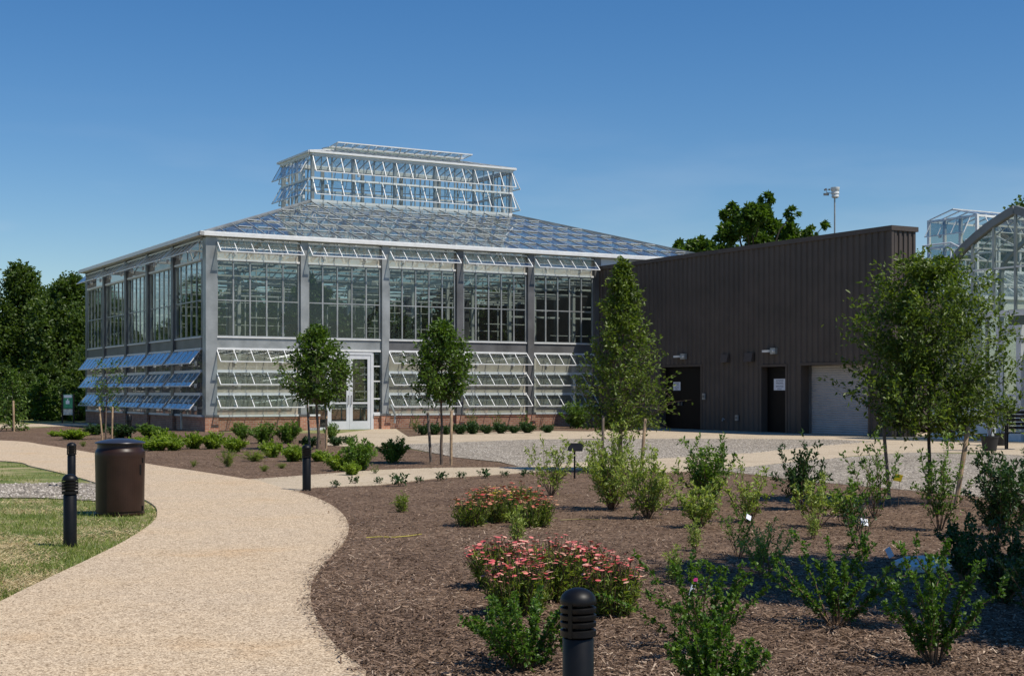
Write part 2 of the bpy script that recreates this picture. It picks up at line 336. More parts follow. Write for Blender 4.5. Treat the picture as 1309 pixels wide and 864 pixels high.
# ------------------------------------------------------------------ ground sheets
def catmull(pts, n=6, closed=False):
    P = [Vector(p) for p in pts]; out = []
    for i in range(len(P)-1):
        p0 = P[max(i-1,0)]; p1 = P[i]; p2 = P[i+1]; p3 = P[min(i+2,len(P)-1)]
        for k in range(n):
            t = k/n; out.append(0.5*((2*p1)+(p2-p0)*t+(2*p0-5*p1+4*p2-p3)*t*t+(3*p1-p0-3*p2+p3)*t**3))
    out.append(P[-1]); return [(p.x, p.y) for p in out]
def sheet(name, pts, z, mat, thick=0.0):
    bm = bmesh.new(); vs = [bm.verts.new((x, y, z)) for x, y in pts]; f = bm.faces.new(vs); f.normal_update()
    if f.normal.z < 0: f.normal_flip()
    if thick:
        n = len(vs)
        lo = [bm.verts.new((x, y, z-thick)) for x, y in pts]
        for i in range(n): bm.faces.new((vs[i], vs[(i+1)%n], lo[(i+1)%n], lo[i]))
    bmesh.ops.triangulate(bm, faces=[f]); bmesh.ops.recalc_face_normals(bm, faces=bm.faces) if thick else None
    me = bpy.data.meshes.new(name); bm.to_mesh(me); bm.free(); me.materials.append(mat)
    return tag(link(name, me), kind='structure')
G = lambda L_: [gp(*p) for p in L_]
b_ = MB(); b_.quad((-900,-300,0),(900,-300,0),(900,1600,0),(-900,1600,0)); tag(b_.build('ground', M['lawn']), kind='structure')
# planting bed in the foreground, right of the path
edgeR = catmull(G([(376,628.5),(405,638),(428,650),(442,664),(446,678),(440,694),(426,710),(410,728),(400,745),(397,765),(401,785),(412,806),(432,832),(468,862)]), 6)
near = catmull(edgeR[-1:] + [(-0.62, 6.4), (-0.1, 5.0), (0.35, 3.0), (0.6, 1.0), (0.7,-1.5)], 4)
front_top = G([(376,628.5),(400,622.5),(480,620),(560,611),(640,606),(690,602.5),(760,598),(850,603),(930,603),(1000,611),(1060,617),(1180,628),(1309,640),(1480,655)])
front_bed = near[::-1] + edgeR[::-1][1:] + front_top[1:] + [(9.5, 14), (9.5, -1.5)]
sheet('planting_bed', front_bed, 0.006, M['mulch'])
# main path: outer (lower-left) edge from the left round the turf to the bottom
pin = [gp(-420,580), gp(-200,584), gp(0,590), gp(40,597), gp(75,605), gp(112,615), gp(150,628), gp(180,638), gp(196,647), gp(201,656), gp(197,667), gp(183,679), gp(155,696), gp(120,714), gp(80,733), gp(40,752), gp(0,772)]
pin = catmull(pin, 5) + [(-3.6, 7.6), (-3.3, 6.2), (-2.9, 4.5), (-2.5, 2.5), (-2.4, -1.5)]
pout = catmull(G([(-420,557),(-200,560),(0,563.5),(60,570),(120,580),(190,594),(250,603),(300,611),(330,615.5)]), 5)
path_poly = pin[::-1] + pout + [gp(376,629.5)] + edgeR[1:] + near[1:]
sheet('path', path_poly, 0.022, M['path'], 0.03)
# branch walk in buff concrete
walk = G([(318,613.5),(380,609),(480,601.5),(560,598.5),(640,598),(690,596),(740,591.5),(850,586),(960,579.5),(1040,571),(1100,566),(1180,561.5),(1309,561.5),(1480,562),(1480,585),(1309,583),(1240,579),(1160,579),(1100,582),(1053,587.5),(1000,592),(960,597),(900,602),(850,604.5),(760,600),(690,603.5),(640,607),(560,612),(480,621),(400,624),(376,630)])
sheet('walk', walk, 0.016, M['concrete'], 0.02)
# plaza: concrete apron by both buildings
plaza = G([(418,556),(418,570),(470,572),(517,569),(600,565.5),(680,562.5),(760,561),(900,561.5),(1040,562.5),(1100,566),(1180,565),(1480,566),(1480,546),(1300,540),(900,536),(700,538),(500,546)])
sheet('plaza', plaza, 0.012, M['concrete'])
gravel_area = G([(512,571),(517,568.5),(680,562),(900,561),(1060,562),(1130,565),(1040,572),(960,580.5),(850,587),(740,592),(690,597),(668,598),(640,591),(582,585)])
sheet('gravel_court', gravel_area, 0.014, M['gravel'])
gravel2 = G([(905,601),(960,596.5),(1053,587),(1160,578.5),(1309,582.5),(1480,584),(1480,657),(1309,641),(1180,629),(1060,618),(1000,612),(940,604)])
sheet('gravel_court', gravel2, 0.010, M['gravel'])
# middle bed between path and greenhouse
mid_bed = pout[4:] + G([(340,615),(400,610),(480,603),(560,600),(640,599.5),(690,597.5),(668,597.5),(640,591.5),(582,585),(512,572),(470,571.5),(417,569),(417,554),(262,552)])
c0 = Vector((-11.565, 53.591)); TH = 0.516; VX = Vector((math.cos(TH), math.sin(TH))); UX = Vector((-math.sin(TH), math.cos(TH)))
def WT(t, u): p = c0 + VX*t + UX*u; return (p.x, p.y)
mid_bed = mid_bed + [WT(-0.05, 19.5), gp(60,546.5), gp(-60,549), gp(-260,552)]
sheet('planting_bed', mid_bed, 0.006, M['mulch'])
strip = [WT(7.9, -0.02), WT(17.6, -0.02), WT(17.6, -2.2)] + G([(756,551.5),(700,551),(640,552.5),(560,555.5),(522,558.5)])
sheet('planting_bed', strip, 0.02, M['mulch'])
# strip of gravel crossing the turf on the left, far access path
gs = G([(-420,618),(0,619),(60,618),(125,619),(150,628),(165,634),(150,640),(125,641),(70,638),(0,637),(-420,640)])
sheet('gravel_strip', catmull(gs, 3), 0.012, M['gravel'])
sheet('service_path', G([(-420,540),(0,542.5),(100,541),(125,541),(125,544),(100,544.5),(0,547),(-420,549)]), 0.010, M['concrete'])

# ------------------------------------------------------------------ scatter (stuff)
rng = np.random.default_rng(7)
def inside(poly, X, Y):
    P = np.array(poly); x0, y0 = P[:,0], P[:,1]; x1, y1 = np.roll(x0,-1), np.roll(y0,-1)
    c = np.zeros(len(X), bool)
    for a, b, c1, d in zip(x0, y0, x1, y1):
        if b == d: continue
        m = ((b > Y) != (d > Y)) & (X < (c1-a)*(Y-b)/(d-b)+a); c ^= m
    return c
def np_mesh(name, V, F, mat, rnd=None, smooth=False):
    me = bpy.data.meshes.new(name); nv = len(V); nf = len(F); k = F.shape[1]
    me.vertices.add(nv); me.vertices.foreach_set('co', V.astype(np.float32).ravel())
    me.loops.add(nf*k); me.loops.foreach_set('vertex_index', F.astype(np.int32).ravel())
    me.polygons.add(nf); me.polygons.foreach_set('loop_start', np.arange(0, nf*k, k, dtype=np.int32))
    if smooth: me.polygons.foreach_set('use_smooth', np.ones(nf, bool))
    me.update(calc_edges=True); me.materials.append(mat)
    if rnd is not None:
        a = me.attributes.new('rnd', 'FLOAT', 'POINT'); a.data.foreach_set('value', rnd.astype(np.float32))
    return me
def nrm(a): return a/np.maximum(np.linalg.norm(a, axis=1, keepdims=True), 1e-9)
def leaves(P, D, ln, wd, fold=0.25, up=0.5, rnd=None):
    """folded diamond leaves: base, two sides, tip; returns V, F, rnd"""
    n = len(P); D = nrm(D)
    N = rng.normal(size=(n,3)); N[:,2] = np.abs(N[:,2]) + up; N = nrm(N - (N*D).sum(1)[:,None]*D)
    S = np.cross(D, N); ln = ln*rng.uniform(0.7, 1.25, n)[:,None]; wd = wd*rng.uniform(0.75, 1.2, n)[:,None]
    mid = P + D*ln*0.45; tip = P + D*ln - N*ln*0.12
    V = np.stack([P, mid - S*wd/2 + N*wd*fold, tip, mid + S*wd/2 + N*wd*fold], 1).reshape(-1,3)
    i = np.arange(n)*4; F = np.concatenate([np.stack([i,i+2,i+1],1), np.stack([i,i+3,i+2],1)])
    r = rng.random(n) if rnd is None else rnd
    return V, F, np.repeat(r, 4)

def polar_scatter(poly, n, y0, y1, x0px=-150, x1px=1500, power=1.0):
    k = rng.random(n*3); Y = 1/((1/y1**power) + k*((1/y0**power)-(1/y1**power)))**(1/power)
    X = (rng.uniform(x0px, x1px, n*3)-CX)/FPX*Y
    m = inside(poly, X, Y); return X[m][:n], Y[m][:n]
def chips(name, poly, n, y0, y1, z, label):
    X, Y = polar_scatter(poly, n, y0, y1); n = len(X)
    P = np.stack([X, Y, np.full(n, z)+rng.uniform(0, 0.018, n)], 1)
    a = rng.uniform(0, 2*np.pi, n); D = np.stack([np.cos(a), np.sin(a), rng.normal(0, 0.28, n)], 1); D = nrm(D)
    S = nrm(np.cross(D, np.stack([rng.normal(0,.35,n), rng.normal(0,.35,n), np.ones(n)],1)))
    ln = rng.gamma(2.2, 0.0072, n)[:,None].clip(0.005, 0.055); w = rng.uniform(0.002, 0.006, n)[:,None]
    V = np.stack([P-D*ln-S*w, P+D*ln-S*w*0.5, P+D*ln*0.9+S*w*0.7, P-D*ln*0.9+S*w], 1).reshape(-1,3)
    F = np.arange(n*4).reshape(-1,4); r = np.repeat((rng.random(n)**1.3+.13*np.sin(X*2.1+np.sin(Y*1.3))*np.sin(Y*1.7+X)).clip(0,1), 4)
    return tag(link(name, np_mesh(name, V, F, M['chip'], r)), label, 'mulch', kind='stuff')
chips('mulch_chips', front_bed, 130000, 5.6, 30, 0.010, 'shredded brown bark mulch covering the foreground planting bed')
chips('mulch_chips', mid_bed, 14000, 24, 48, 0.010, 'shredded brown bark mulch in the bed before the greenhouse')
ek = np.array(near[::-1]+edgeR[::-1]); ei = rng.integers(0, len(ek)-1, 2600); et = rng.random(2600)[:,None]; ep = ek[ei]*(1-et)+ek[ei+1]*et
ep = ep + rng.normal(0, .05, ep.shape); na = rng.uniform(0, 6.28, 2600); P_ = np.column_stack([ep, np.full(2600, .026)+rng.uniform(0,.01,2600)]); D_ = np.stack([np.cos(na), np.sin(na), rng.normal(0,.2,2600)], 1); S_n = np.stack([-np.sin(na), np.cos(na), np.zeros(2600)], 1)
l_ = rng.gamma(2.2,.007,2600)[:,None].clip(.005,.05); w_n = rng.uniform(.002,.005,2600)[:,None]
tag(link('mulch_chips', np_mesh('mulch_chips', np.stack([P_-D_*l_-S_n*w_n, P_+D_*l_-S_n*w_n, P_+D_*l_+S_n*w_n, P_-D_*l_+S_n*w_n], 1).reshape(-1,3), np.arange(2600*4).reshape(-1,4), M['chip'], np.repeat(rng.random(2600),4))), 'stray mulch chips spilled along the curved path edge', 'mulch', kind='stuff')
def stones(name, poly, n, y0, y1, z, label, s=0.012):
    X, Y = polar_scatter(poly, n, y0, y1); n = len(X); c = np.stack([X, Y, np.full(n, z)], 1)
    r = rng.uniform(0.6, 1.5, n)[:,None]*s
    o = np.array([[1,0,.2],[-.5,.87,.2],[-.5,-.87,.2],[0,0,.9]])
    a = rng.uniform(0, 6.28, n); ca, sa = np.cos(a), np.sin(a); V = np.empty((n,4,3))
    for k in range(4):
        V[:,k,0] = c[:,0]+(o[k,0]*ca-o[k,1]*sa)*r[:,0]; V[:,k,1] = c[:,1]+(o[k,0]*sa+o[k,1]*ca)*r[:,0]; V[:,k,2] = c[:,2]+o[k,2]*r[:,0]
    i = np.arange(n)*4; F = np.concatenate([np.stack([i,i+1,i+3],1), np.stack([i+1,i+2,i+3],1), np.stack([i+2,i,i+3],1)])
    return tag(link(name, np_mesh(name, V.reshape(-1,3), F, M['pebble'], np.repeat(rng.random(n),4))), label, 'gravel', kind='stuff')
stones('gravel_stones', gravel2, 20000, 17, 34, 0.010, 'loose grey stones on the gravel court beside the shrub bed', 0.012)
stones('gravel_stones', gravel_area, 20000, 27, 45, 0.014, 'loose pale stones on the gravel court before the greenhouse', 0.014)
stones('gravel_stones', catmull(gs, 3), 7000, 18, 24, 0.012, 'loose grey stones in the strip crossing the turf', 0.02)
def grass(name, poly, n, y0, y1, hgt, mat, label, patch=None, up=1.0, cat='grass'):
    X, Y = polar_scatter(poly, n, y0, y1, -300, 400); n = len(X)
    if patch is not None:
        f = np.sin(X*1.7+1)*np.sin(Y*0.9+2)+0.6*np.sin(X*4.1+Y*2.3)+0.5*np.sin(Y*3.1-X*2)
        m = (f*patch + rng.normal(0, .5, n)) > -0.1; X, Y = X[m], Y[m]; n = len(X)
    a = rng.uniform(0, 2*np.pi, n); h = hgt*rng.gamma(4, .25, n)
    P = np.stack([X, Y, np.full(n, 0.0)], 1); D = np.stack([np.cos(a)*.6, np.sin(a)*.6, np.full(n, up)], 1); D = nrm(D)
    S = nrm(np.cross(D, rng.normal(size=(n,3))))*0.003*rng.uniform(.7,1.6,n)[:,None]
    V = np.stack([P-S, P+S, P+D*h[:,None]], 1).reshape(-1,3); F = np.arange(n*3).reshape(-1,3)
    return tag(link(name, np_mesh(name, V, F, mat, np.repeat(rng.random(n),3))), label, cat, kind='stuff')
turf_near = pin[28:80] + [(-3.6,7.6), (-9,7), (-9,20)]
turf_near = [p for p in pin if p[1] < 20.2] + [(-7, 6), (-9, 8), (-9, 19.9)]
turf_far = [p for p in pin if p[1] > 21.5 and p[0] > -14] + [(-14, 24.0)] 
grass('turf_grass', turf_near, 60000, 8.5, 20, 0.040, M['blade'], 'short patchy green grass between the curved path and bollard', 1.0)
grass('dry_thatch', turf_near, 60000, 8.5, 20, 0.045, M['straw'], 'dry straw coloured thatch lying in the turf by the bollard', -1.0, 0.25, 'thatch')
grass('turf_grass', [gp(-400,616.5), gp(60,616), gp(122,616), gp(110,612), gp(75,603.5), gp(40,596), gp(0,589), gp(-400,580)][::-1], 12000, 22, 32, 0.045, M['blade'], 'short green grass wedge beyond the gravel strip', 1.0)

# ------------------------------------------------------------------ vegetation generators
def twist(v, k): return v + rng.normal(0, k, 3)
def foliage_mesh(name, mat, P, D, ln, wd, rnd=None, up=0.5):
    V, F, r = leaves(np.array(P), np.array(D), ln, wd, rnd=rnd, up=up); return np_mesh(name, V, F, mat, r)
def stem_path(a, b, sag, n=4, wob=0.03):
    a = np.array(a, float); b = np.array(b, float); L_ = np.linalg.norm(b-a); out = []
    for i in range(n+1):
        t = i/n; p = a*(1-t)+b*t; p[2] += sag*L_*math.sin(t*math.pi)
        if 0 < i < n: p = p + rng.normal(0, wob*L_, 3)
        out.append(p)
    return out
def along(path, t):
    k = t*(len(path)-1); i = min(int(k), len(path)-2); f = k-i; p = path[i]*(1-f)+path[i+1]*f; return p, path[i+1]-path[i]
def young_tree(label, group, px, py, top, w_px, base_crown, prof, n_limb, n_twig, n_leaf, leaf, lmat, bmat, lw=0.5, trunk_r=0.035, lean=0, seed=1, rise=0.5, cat='tree', name='young_tree', clump=0.0, gaps=0.0, wide_y=1.0, jit=(0.72, 1.12)):
    """crown profile prof(t) 0..1 from crown base to top gives relative radius"""
    global rng
    rng = np.random.default_rng(seed); X, Y = gp(px, py); H = (py-top)*Y/FPX; W = w_px*Y/FPX/2; zb = (py-base_crown)*Y/FPX
    root = empty(name, (X, Y, 0), label, cat, group)
    mb = MB(); tp = stem_path((0,0,-0.03), (lean, 0, H*0.96), 0, 7, 0.006)
    mb.tube(tp, [trunk_r*(1-0.88*(i/7)) for i in range(8)], 8)
    P = []; D = []; Rn = []
    for i in range(n_limb):
        t = (i+0.5)/n_limb; zt = zb + (H-zb)*t; r = prof(t)*W
        if rng.random() < gaps: r *= 0.55
        r *= rng.uniform(*jit)
        ang = i*2.399 + rng.normal(0, 0.3); dz = rise*r*rng.uniform(.7, 1.2)
        z0 = max(zb*0.92, zt-dz); z0 = min(z0, H*0.93)
        a, _ = along(tp, min(0.98, z0/(H*0.96)))
        e = np.array([a[0]+math.cos(ang)*r, a[1]+math.sin(ang)*r*wide_y, zt])
        lp = stem_path(a, e, -0.05, 4, 0.03); rr = trunk_r*0.32*(1-0.6*t)
        mb.tube(lp, [rr, rr*.8, rr*.6, rr*.4, rr*.2], 4, False)
        shade = rng.uniform(-.18, .18)
        for j in range(n_twig):
            tt = rng.uniform(0.25, 1.0); p, d = along(lp, min(tt, .999)); d = nrm(d[None])[0]
            td = nrm((d*0.8 + rng.normal(0, .6, 3) + np.array([0,0,.25]))[None])[0]; tl = r*rng.uniform(.16, .38)+leaf*1.5
            q = p + td*tl
            mb.tube([p, q], [rr*.22, rr*.1], 3, False)
            m = rng.integers(max(1,int(n_leaf*.6)), int(n_leaf*1.4)+1)
            s = rng.uniform(0.1, 1.05, m)[:,None]; PP = p+td*tl*s + rng.normal(0, leaf*0.35, (m,3))
            DD = td*0.5 + rng.normal(0, .6, (m,3)) + np.array([0,0,-.1])
            P.append(PP); D.append(DD); Rn.append((rng.random(m)*.7+.15+shade).clip(0,1))
    mb.build('trunk', bmat, root)
    link('crown', foliage_mesh('crown', lmat, np.concatenate(P), np.concatenate(D), leaf, leaf*lw, np.concatenate(Rn)), root)
    return root
def shrub_mesh(H, W, n_stem, n_twig, n_leaf, leaf, lmat, lw=0.5, seed=1, spread=1.0, bare=0.15, stem_r=0.006, dens_top=1.0, stem_straight=0.03, upright=0.5, twig=0.16):
    """returns (stems mesh, foliage mesh) of a multi-stemmed shrub"""
    global rng
    rng = np.random.default_rng(seed); mb = MB(); P = []; D = []; Rn = []
    for i in range(n_stem):
        ang = i*2.399+rng.normal(0,.4); k = math.sqrt((i+.5)/n_stem)
        rad = W/2*k*spread*rng.uniform(.65,1.2); h = H*(1-0.38*k*k)*rng.uniform(.62, 1.06)
        a = np.array([math.cos(ang)*.02, math.sin(ang)*.02, -.01]); e = np.array([math.cos(ang)*rad, math.sin(ang)*rad, h])
        lp = stem_path(a, e, 0.06*upright, 5, stem_straight)
        mb.tube(lp, [stem_r, stem_r*.85, stem_r*.7, stem_r*.55, stem_r*.4, stem_r*.2], 4, False)
        shade = rng.uniform(-.18, .18)
        for j in range(n_twig):
            t = bare + (1-bare)*((j+rng.random())/n_twig)**(1/dens_top); p, d = along(lp, min(t,.999)); d = nrm(d[None])[0]
            td = nrm((d*upright*1.4+rng.normal(0,.6,3)+np.array([0,0,.15]))[None])[0]; tl = H*twig*rng.uniform(.4,1)*(1-.6*t)
            if tl > leaf*1.2: mb.tube([p, p+td*tl], [stem_r*.35, stem_r*.15], 3, False)
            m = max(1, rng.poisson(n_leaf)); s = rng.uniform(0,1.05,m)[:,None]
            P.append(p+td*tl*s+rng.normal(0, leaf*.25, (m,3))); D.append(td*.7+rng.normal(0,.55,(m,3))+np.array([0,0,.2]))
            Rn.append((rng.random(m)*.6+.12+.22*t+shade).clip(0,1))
    return mb.mesh('stems', M['stem']), foliage_mesh('foliage', lmat, np.concatenate(P), np.concatenate(D), leaf, leaf*lw, np.concatenate(Rn))
def put_shrub(meshes, px, py, label, group=None, cat='shrub', name='shrub', sc=1.0, rz=0.0, pos=None, sx=None):
    X, Y = pos or gp(px, py); root = empty(name, (X, Y, 0.005), label, cat, group, rz)
    root.scale = (sx or sc, sx or sc, sc)
    link('stems', meshes[0], root); link('foliage', meshes[1], root); return root
def shrub(px, py, top, w, label, n_stem=14, n_twig=9, n_leaf=4, leaf=.03, mat='leaf_shrub', group=None, seed=1, **k):
    Y = gp(px, py)[1]; return put_shrub(shrub_mesh((py-top)*Y/FPX*1.03, w*Y/FPX*1.22, n_stem, int(n_twig*1.35), n_leaf*1.3, leaf*1.08, M[mat], seed=seed, **k), px, py, label, group)

# ------------------------------------------------------------------ the big greenhouse
ZE = 7.497; GL = 19.321; TL = 7.296; WL = 10.417; LL = 3.837; HB = 10.036; HT = 12.28; GF = 2*TL+WL; UL = (GL-LL)/2
gh = empty('greenhouse', (c0.x, c0.y, 0), 'large glass greenhouse on a brick plinth with hipped glass roof and raised lantern', 'greenhouse', rz=TH)
FACES = {'front': ((0,0,0), 0.0, GF), 'left': ((0,GL,0), -math.pi/2, GL), 'back': ((GF,GL,0), math.pi, GF), 'right': ((GF,0,0), math.pi/2, GL)}
def vent_meshes(w, n, length, out, gm_):
    drop = math.sqrt(length**2-out**2); fr = MB(); e = 0.035
    def pt(x, k, d=0): return (x, -out*k - d*drop/length, -drop*k + d*-out/length*-1)
    for i in range(n+1):
        x = min(max(w*i/n, e/2), w-e/2); fr.bar(pt(x,0), pt(x,1), e if i in (0,n) else 0.028, 0.03)
    fr.bar(pt(0,1), pt(w,1), 0.045, 0.04); fr.bar(pt(0,0), pt(w,0), 0.05, 0.05)
    for x in (w*0.22, w*0.78):       # stay arms and opener back to the wall
        fr.bar((x, 0.10, -drop*0.95), pt(x, 0.92), 0.022); fr.box(x-0.05, x+0.05, -0.02, 0.08, -drop-0.06, -drop+0.10)
    g = MB(); a = 0.014; pw = w/n-0.03
    g.quad(pt(0,0.03,0.004), pt(pw,0.03,0.004), pt(pw,0.97,0.004), pt(0,0.97,0.004))
    g.quad(pt(0,0.97,-0.004), pt(pw,0.97,-0.004), pt(pw,0.03,-0.004), pt(0,0.03,-0.004))
    return fr.mesh('vent_window', M['white']), g.mesh('vent_pane', M[gm_])
VC = {}
def vent(parent, loc, rz, w, n=5, length=0.69, out=0.5, gm_='vent_glass'):
    k = (round(w,2), n, round(length, 2), round(out,2), gm_)
    if k not in VC: VC[k] = vent_meshes(w, n, length, out, gm_)
    f, g = VC[k]; o = link('vent_window', f, parent, loc, (0,0,rz))
    for i in range(n): link('vent_pane', g, o, (w*i/n+0.015, 0, 0))
    return o
def fpt(face, x, y, z=0):
    (ox, oy, oz), rz, _ = FACES[face]; c, s = math.cos(rz), math.sin(rz); return (ox+x*c-y*s, oy+x*s+y*c, z)
pane_cache = {}
def pane(parent, w, h, loc, name='window_pane', mat='glass'):
    k = (round(w,3), round(h,3), mat)
    if k not in pane_cache:
        m = MB(); m.box(0, w, -0.004, 0.004, 0, h); pane_cache[k] = m.mesh(name, M[mat])
    return link(name, pane_cache[k], parent, loc)
POST = {'front': [0.22,3.94,7.40,10.78,14.18,17.55,21.2,GF-0.22], 'left': [0.22,3.93,7.93,11.49,15.25,GL-0.22]}
POST['back'] = [GF-x for x in POST['front']][::-1]; POST['right'] = [GL-x for x in POST['left']][::-1]
Z = dict(pl=0.55, sill=0.62, v=(3.10,2.235,1.365), r1=3.17, sp=3.60, w0=3.60, wm=4.98, w1=6.48, tv=7.26)
def facade(face):
    loc, rz, Lf = FACES[face]; ps = POST[face]; detailed = face in ('front', 'left')
    K = dict(loc=loc, rot=(0,0,rz)); door = (4.62, 6.92) if face == 'front' else None
    segs = [(0, Lf)] if not door else [(0, door[0]), (door[1], Lf)]
    for a, b in segs:
        if face in ('left', 'right'): a, b = a+0.0, b-0.302
        if face == 'left': a = 0.302; 
        m = MB(); m.box(a, b, 0.0, 0.30, 0, Z['pl']-0.08); m.build('brick_plinth', M['brick'], gh, **K)
        m = MB(); m.box(a-0.001 if a else -0.03, b, -0.03, 0.30, Z['pl']-0.08, Z['pl']-0.001); m.build('brick_coping', M['brick'], gh, **K)
        m = MB(); m.box(a, b, -0.06, 0.16, Z['pl'], Z['sill']); m.build('sill', M['white'], gh, **K)
    for i, x in enumerate(ps):
        corner = i in (0, len(ps)-1); hw = 0.22 if corner else 0.15
        if corner and face in ('left', 'right'): continue
        m = MB(); y0, y1 = (-0.10, 0.34) if corner else (-0.10, 0.22)
        m.box(x-hw, x+hw, y0, y1, Z['sill']+0.002, ZE-0.16)
        if not corner: m.box(x-hw-0.03, x-hw, -0.02, 0.14, Z['sill']+0.002, ZE-0.2); m.box(x+hw, x+hw+0.03, -0.02, 0.14, Z['sill']+0.002, ZE-0.2)
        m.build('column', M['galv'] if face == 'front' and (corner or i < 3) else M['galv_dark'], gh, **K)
        if not (door and door[0]-0.2 < x < door[1]+0.2) and detailed:
            m = MB(); m.box(x-hw-0.04, x+hw+0.04, -0.13, -0.031, 0, Z['pl']-0.002); m.build('brick_pier', M['brick'], gh, **K)
            m = MB(); m.box(x-hw-0.06, x+hw+0.06, -0.15, -0.061, Z['pl'], Z['sill']+0.012); m.build('pier_cap', M['galv_dark'], gh, **K)
    # eave: gutter, fascia
    m = MB(); m.box(-0.30, Lf+0.30, -0.30, -0.12, ZE-0.13, ZE); m.build('gutter', M['white'], gh, **K)
    m = MB(); m.box(-0.26, Lf+0.26, -0.255, -0.115, ZE+0.001, ZE+0.04); m.build('eave_flashing', M['white'], gh, **K)
    m = MB(); m.box(-0.1, Lf+0.1, -0.115, 0.20, ZE-0.155, ZE-0.02); m.build('eave_beam', M['galv'], gh, **K)
    for i in range(len(ps)-1):
        a = ps[i] + (0.22 if i == 0 else 0.18); b = ps[i+1] - (0.22 if i == len(ps)-2 else 0.18)
        if face == 'front' and i > 5: pass
        w = b-a; dbay = face == 'front' and i == 1
        # spandrel rail
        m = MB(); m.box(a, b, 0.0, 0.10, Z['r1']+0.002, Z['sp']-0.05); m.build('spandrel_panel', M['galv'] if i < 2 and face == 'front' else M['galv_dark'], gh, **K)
        m = MB(); m.box(a, b, -0.05, 0.08, Z['sp']-0.048, Z['sp']); m.box(a, b, -0.04, 0.06, Z['v'][0]-0.005, Z['r1'])
        m.box(a, b, -0.05, 0.08, Z['w1'], Z['w1']+0.07); m.each('rail', M['white'], gh, **K)
        # upper window
        x0, x1, z0, z1 = a, b, Z['w0']+0.001, Z['w1']-0.001; n = 5; t = 0.028
        m = MB()
        for k in range(n+1):
            x = min(max(a+w*k/n, a+t), b-t); m.box(x-t, x+t, 0.0, 0.07, z0, z1)
        xs = [min(max(a+w*k/n, a+t), b-t) for k in range(n+1)]
        for k in range(n):
            for zz in (z0, Z['wm']-0.02, z1-0.04): m.box(xs[k]+t, xs[k+1]-t, 0.005, 0.06, zz, zz+0.04)
        fr = m.build('window', M['galv'] if detailed else M['steel_in'], gh, **K)
        if detailed and not (face == 'front' and i > 4):
            for k in range(n):
                pane(fr, xs[k+1]-xs[k]-2*t, Z['wm']-0.02-z0-0.04, (xs[k]+t, 0.03, z0+0.04)); pane(fr, xs[k+1]-xs[k]-2*t, z1-0.04-Z['wm']-0.02, (xs[k]+t, 0.03, Z['wm']+0.02))
        elif face != 'right':
            g = MB(); g.box(a, b, 0.028, 0.036, z0, z1); g.build('glazing', M['glass'], gh, **K)
        if not detailed:
            m = MB()
            for zz in (0.62, 1.05, 1.5, 1.95, 2.4, 2.8, 3.1): m.box(a, b, 0.0, 0.05, zz, zz+0.05)
            for k in range(6): m.box(a+w*k/5-0.02, a+w*k/5+0.02, 0.052, 0.09, 0.63, 3.1)
            m.build('lower_frame', M['steel_in'], gh, **K)
            continue
        hidden = face == 'front' and i > 4
        # top vents
        if not hidden:
            vent(gh, fpt(face, a-0.02, -0.03, Z['tv']), rz, w+0.04)
            m = MB(); m.quad((a,0.03,Z['w1']+0.07),(b,0.03,Z['w1']+0.07),(b,0.03,Z['tv']),(a,0.03,Z['tv'])); m.build('insect_screen', M['screen' if face == 'front' else 'screen_shaded'], gh, **K)
        if dbay: continue
        lo, hi = Z['sill'], Z['v'][0]
        m = MB()
        for zz in Z['v'][1:]: m.box(a, b, -0.05, 0.06, zz-0.005, zz+0.10)
        m.each('vent_rail', M['white'], gh, **K)
        m = MB()
        for k in range(1, 5): x = a+w*k/5; m.box(x-0.014, x+0.014, 0.035, 0.06, lo, hi-0.01)
        m.each('screen_mullion', M['galv_dark'], gh, **K)
        for q, zz in enumerate(Z['v']):
            zb_ = [Z['v'][1]+0.10, Z['v'][2]+0.10, Z['sill']][q]
            m = MB(); m.quad((a,0.03,zb_),(b,0.03,zb_),(b,0.03,zz-0.005),(a,0.03,zz-0.005)); m.build('insect_screen', M['screen' if face == 'front' else 'screen_shaded'], gh, **K)
            if not hidden: vent(gh, fpt(face, a-0.02, -0.03, zz+0.02), rz, w+0.04, out=.5 if face == 'front' else .43)
for f_ in FACES: facade(f_)
# right-hand wall adjoins the dark building and is solid
m = MB(); m.box(0.3, GL-0.3, 0.12, 0.16, 0.62, ZE-0.2); m.build('party_wall', M['bronze'], gh, loc=FACES['right'][0], rot=(0,0,FACES['right'][1]))
m = MB(); m.box(17.75, GF-0.3, -0.05, -0.005, 6.6, 7.34); m.build('fascia_panel', M['white'], gh)
# entrance: double door with side light in the second bay
fr = MB(); D0, D1, DZ = 4.90, 6.86, 3.09
for x0, x1 in ((D0, D0+0.07), (D1-0.07, D1)): fr.box(x0, x1, -0.02, 0.14, 0, DZ)
fr.box(D0+0.07, D1-0.07, -0.02, 0.14, DZ-0.12, DZ); fr.box(4.12, 4.16, -0.01, 0.1, 0, DZ); fr.box(4.16, D0, 0, 0.1, 0, 0.1)
for zz in (0.95, 1.75, 2.5, DZ-0.06): fr.box(4.16, D0, 0, 0.08, zz, zz+0.05)
fr.box(D1+0.002, 6.92, 0, 0.12, 0, DZ); 
fr.build('door_frame', M['door_frame'], gh)
sl_ = MB(); sl_.box(6.925, 7.22, 0.03, 0.04, Z['sill'], DZ); sl_.build('side_light', M['glass'], gh)
sl_ = MB()
for zz in (0.63, 1.2, 1.9, 2.5): sl_.box(6.925, 7.22, 0.0, 0.028, zz, zz+0.05)
sl_.build('side_light_bar', M['white'], gh)
sl_ = MB(); sl_.box(4.16, D0, 0.045, 0.055, 0.1, DZ); sl_.build('side_light', M['glass'], gh)
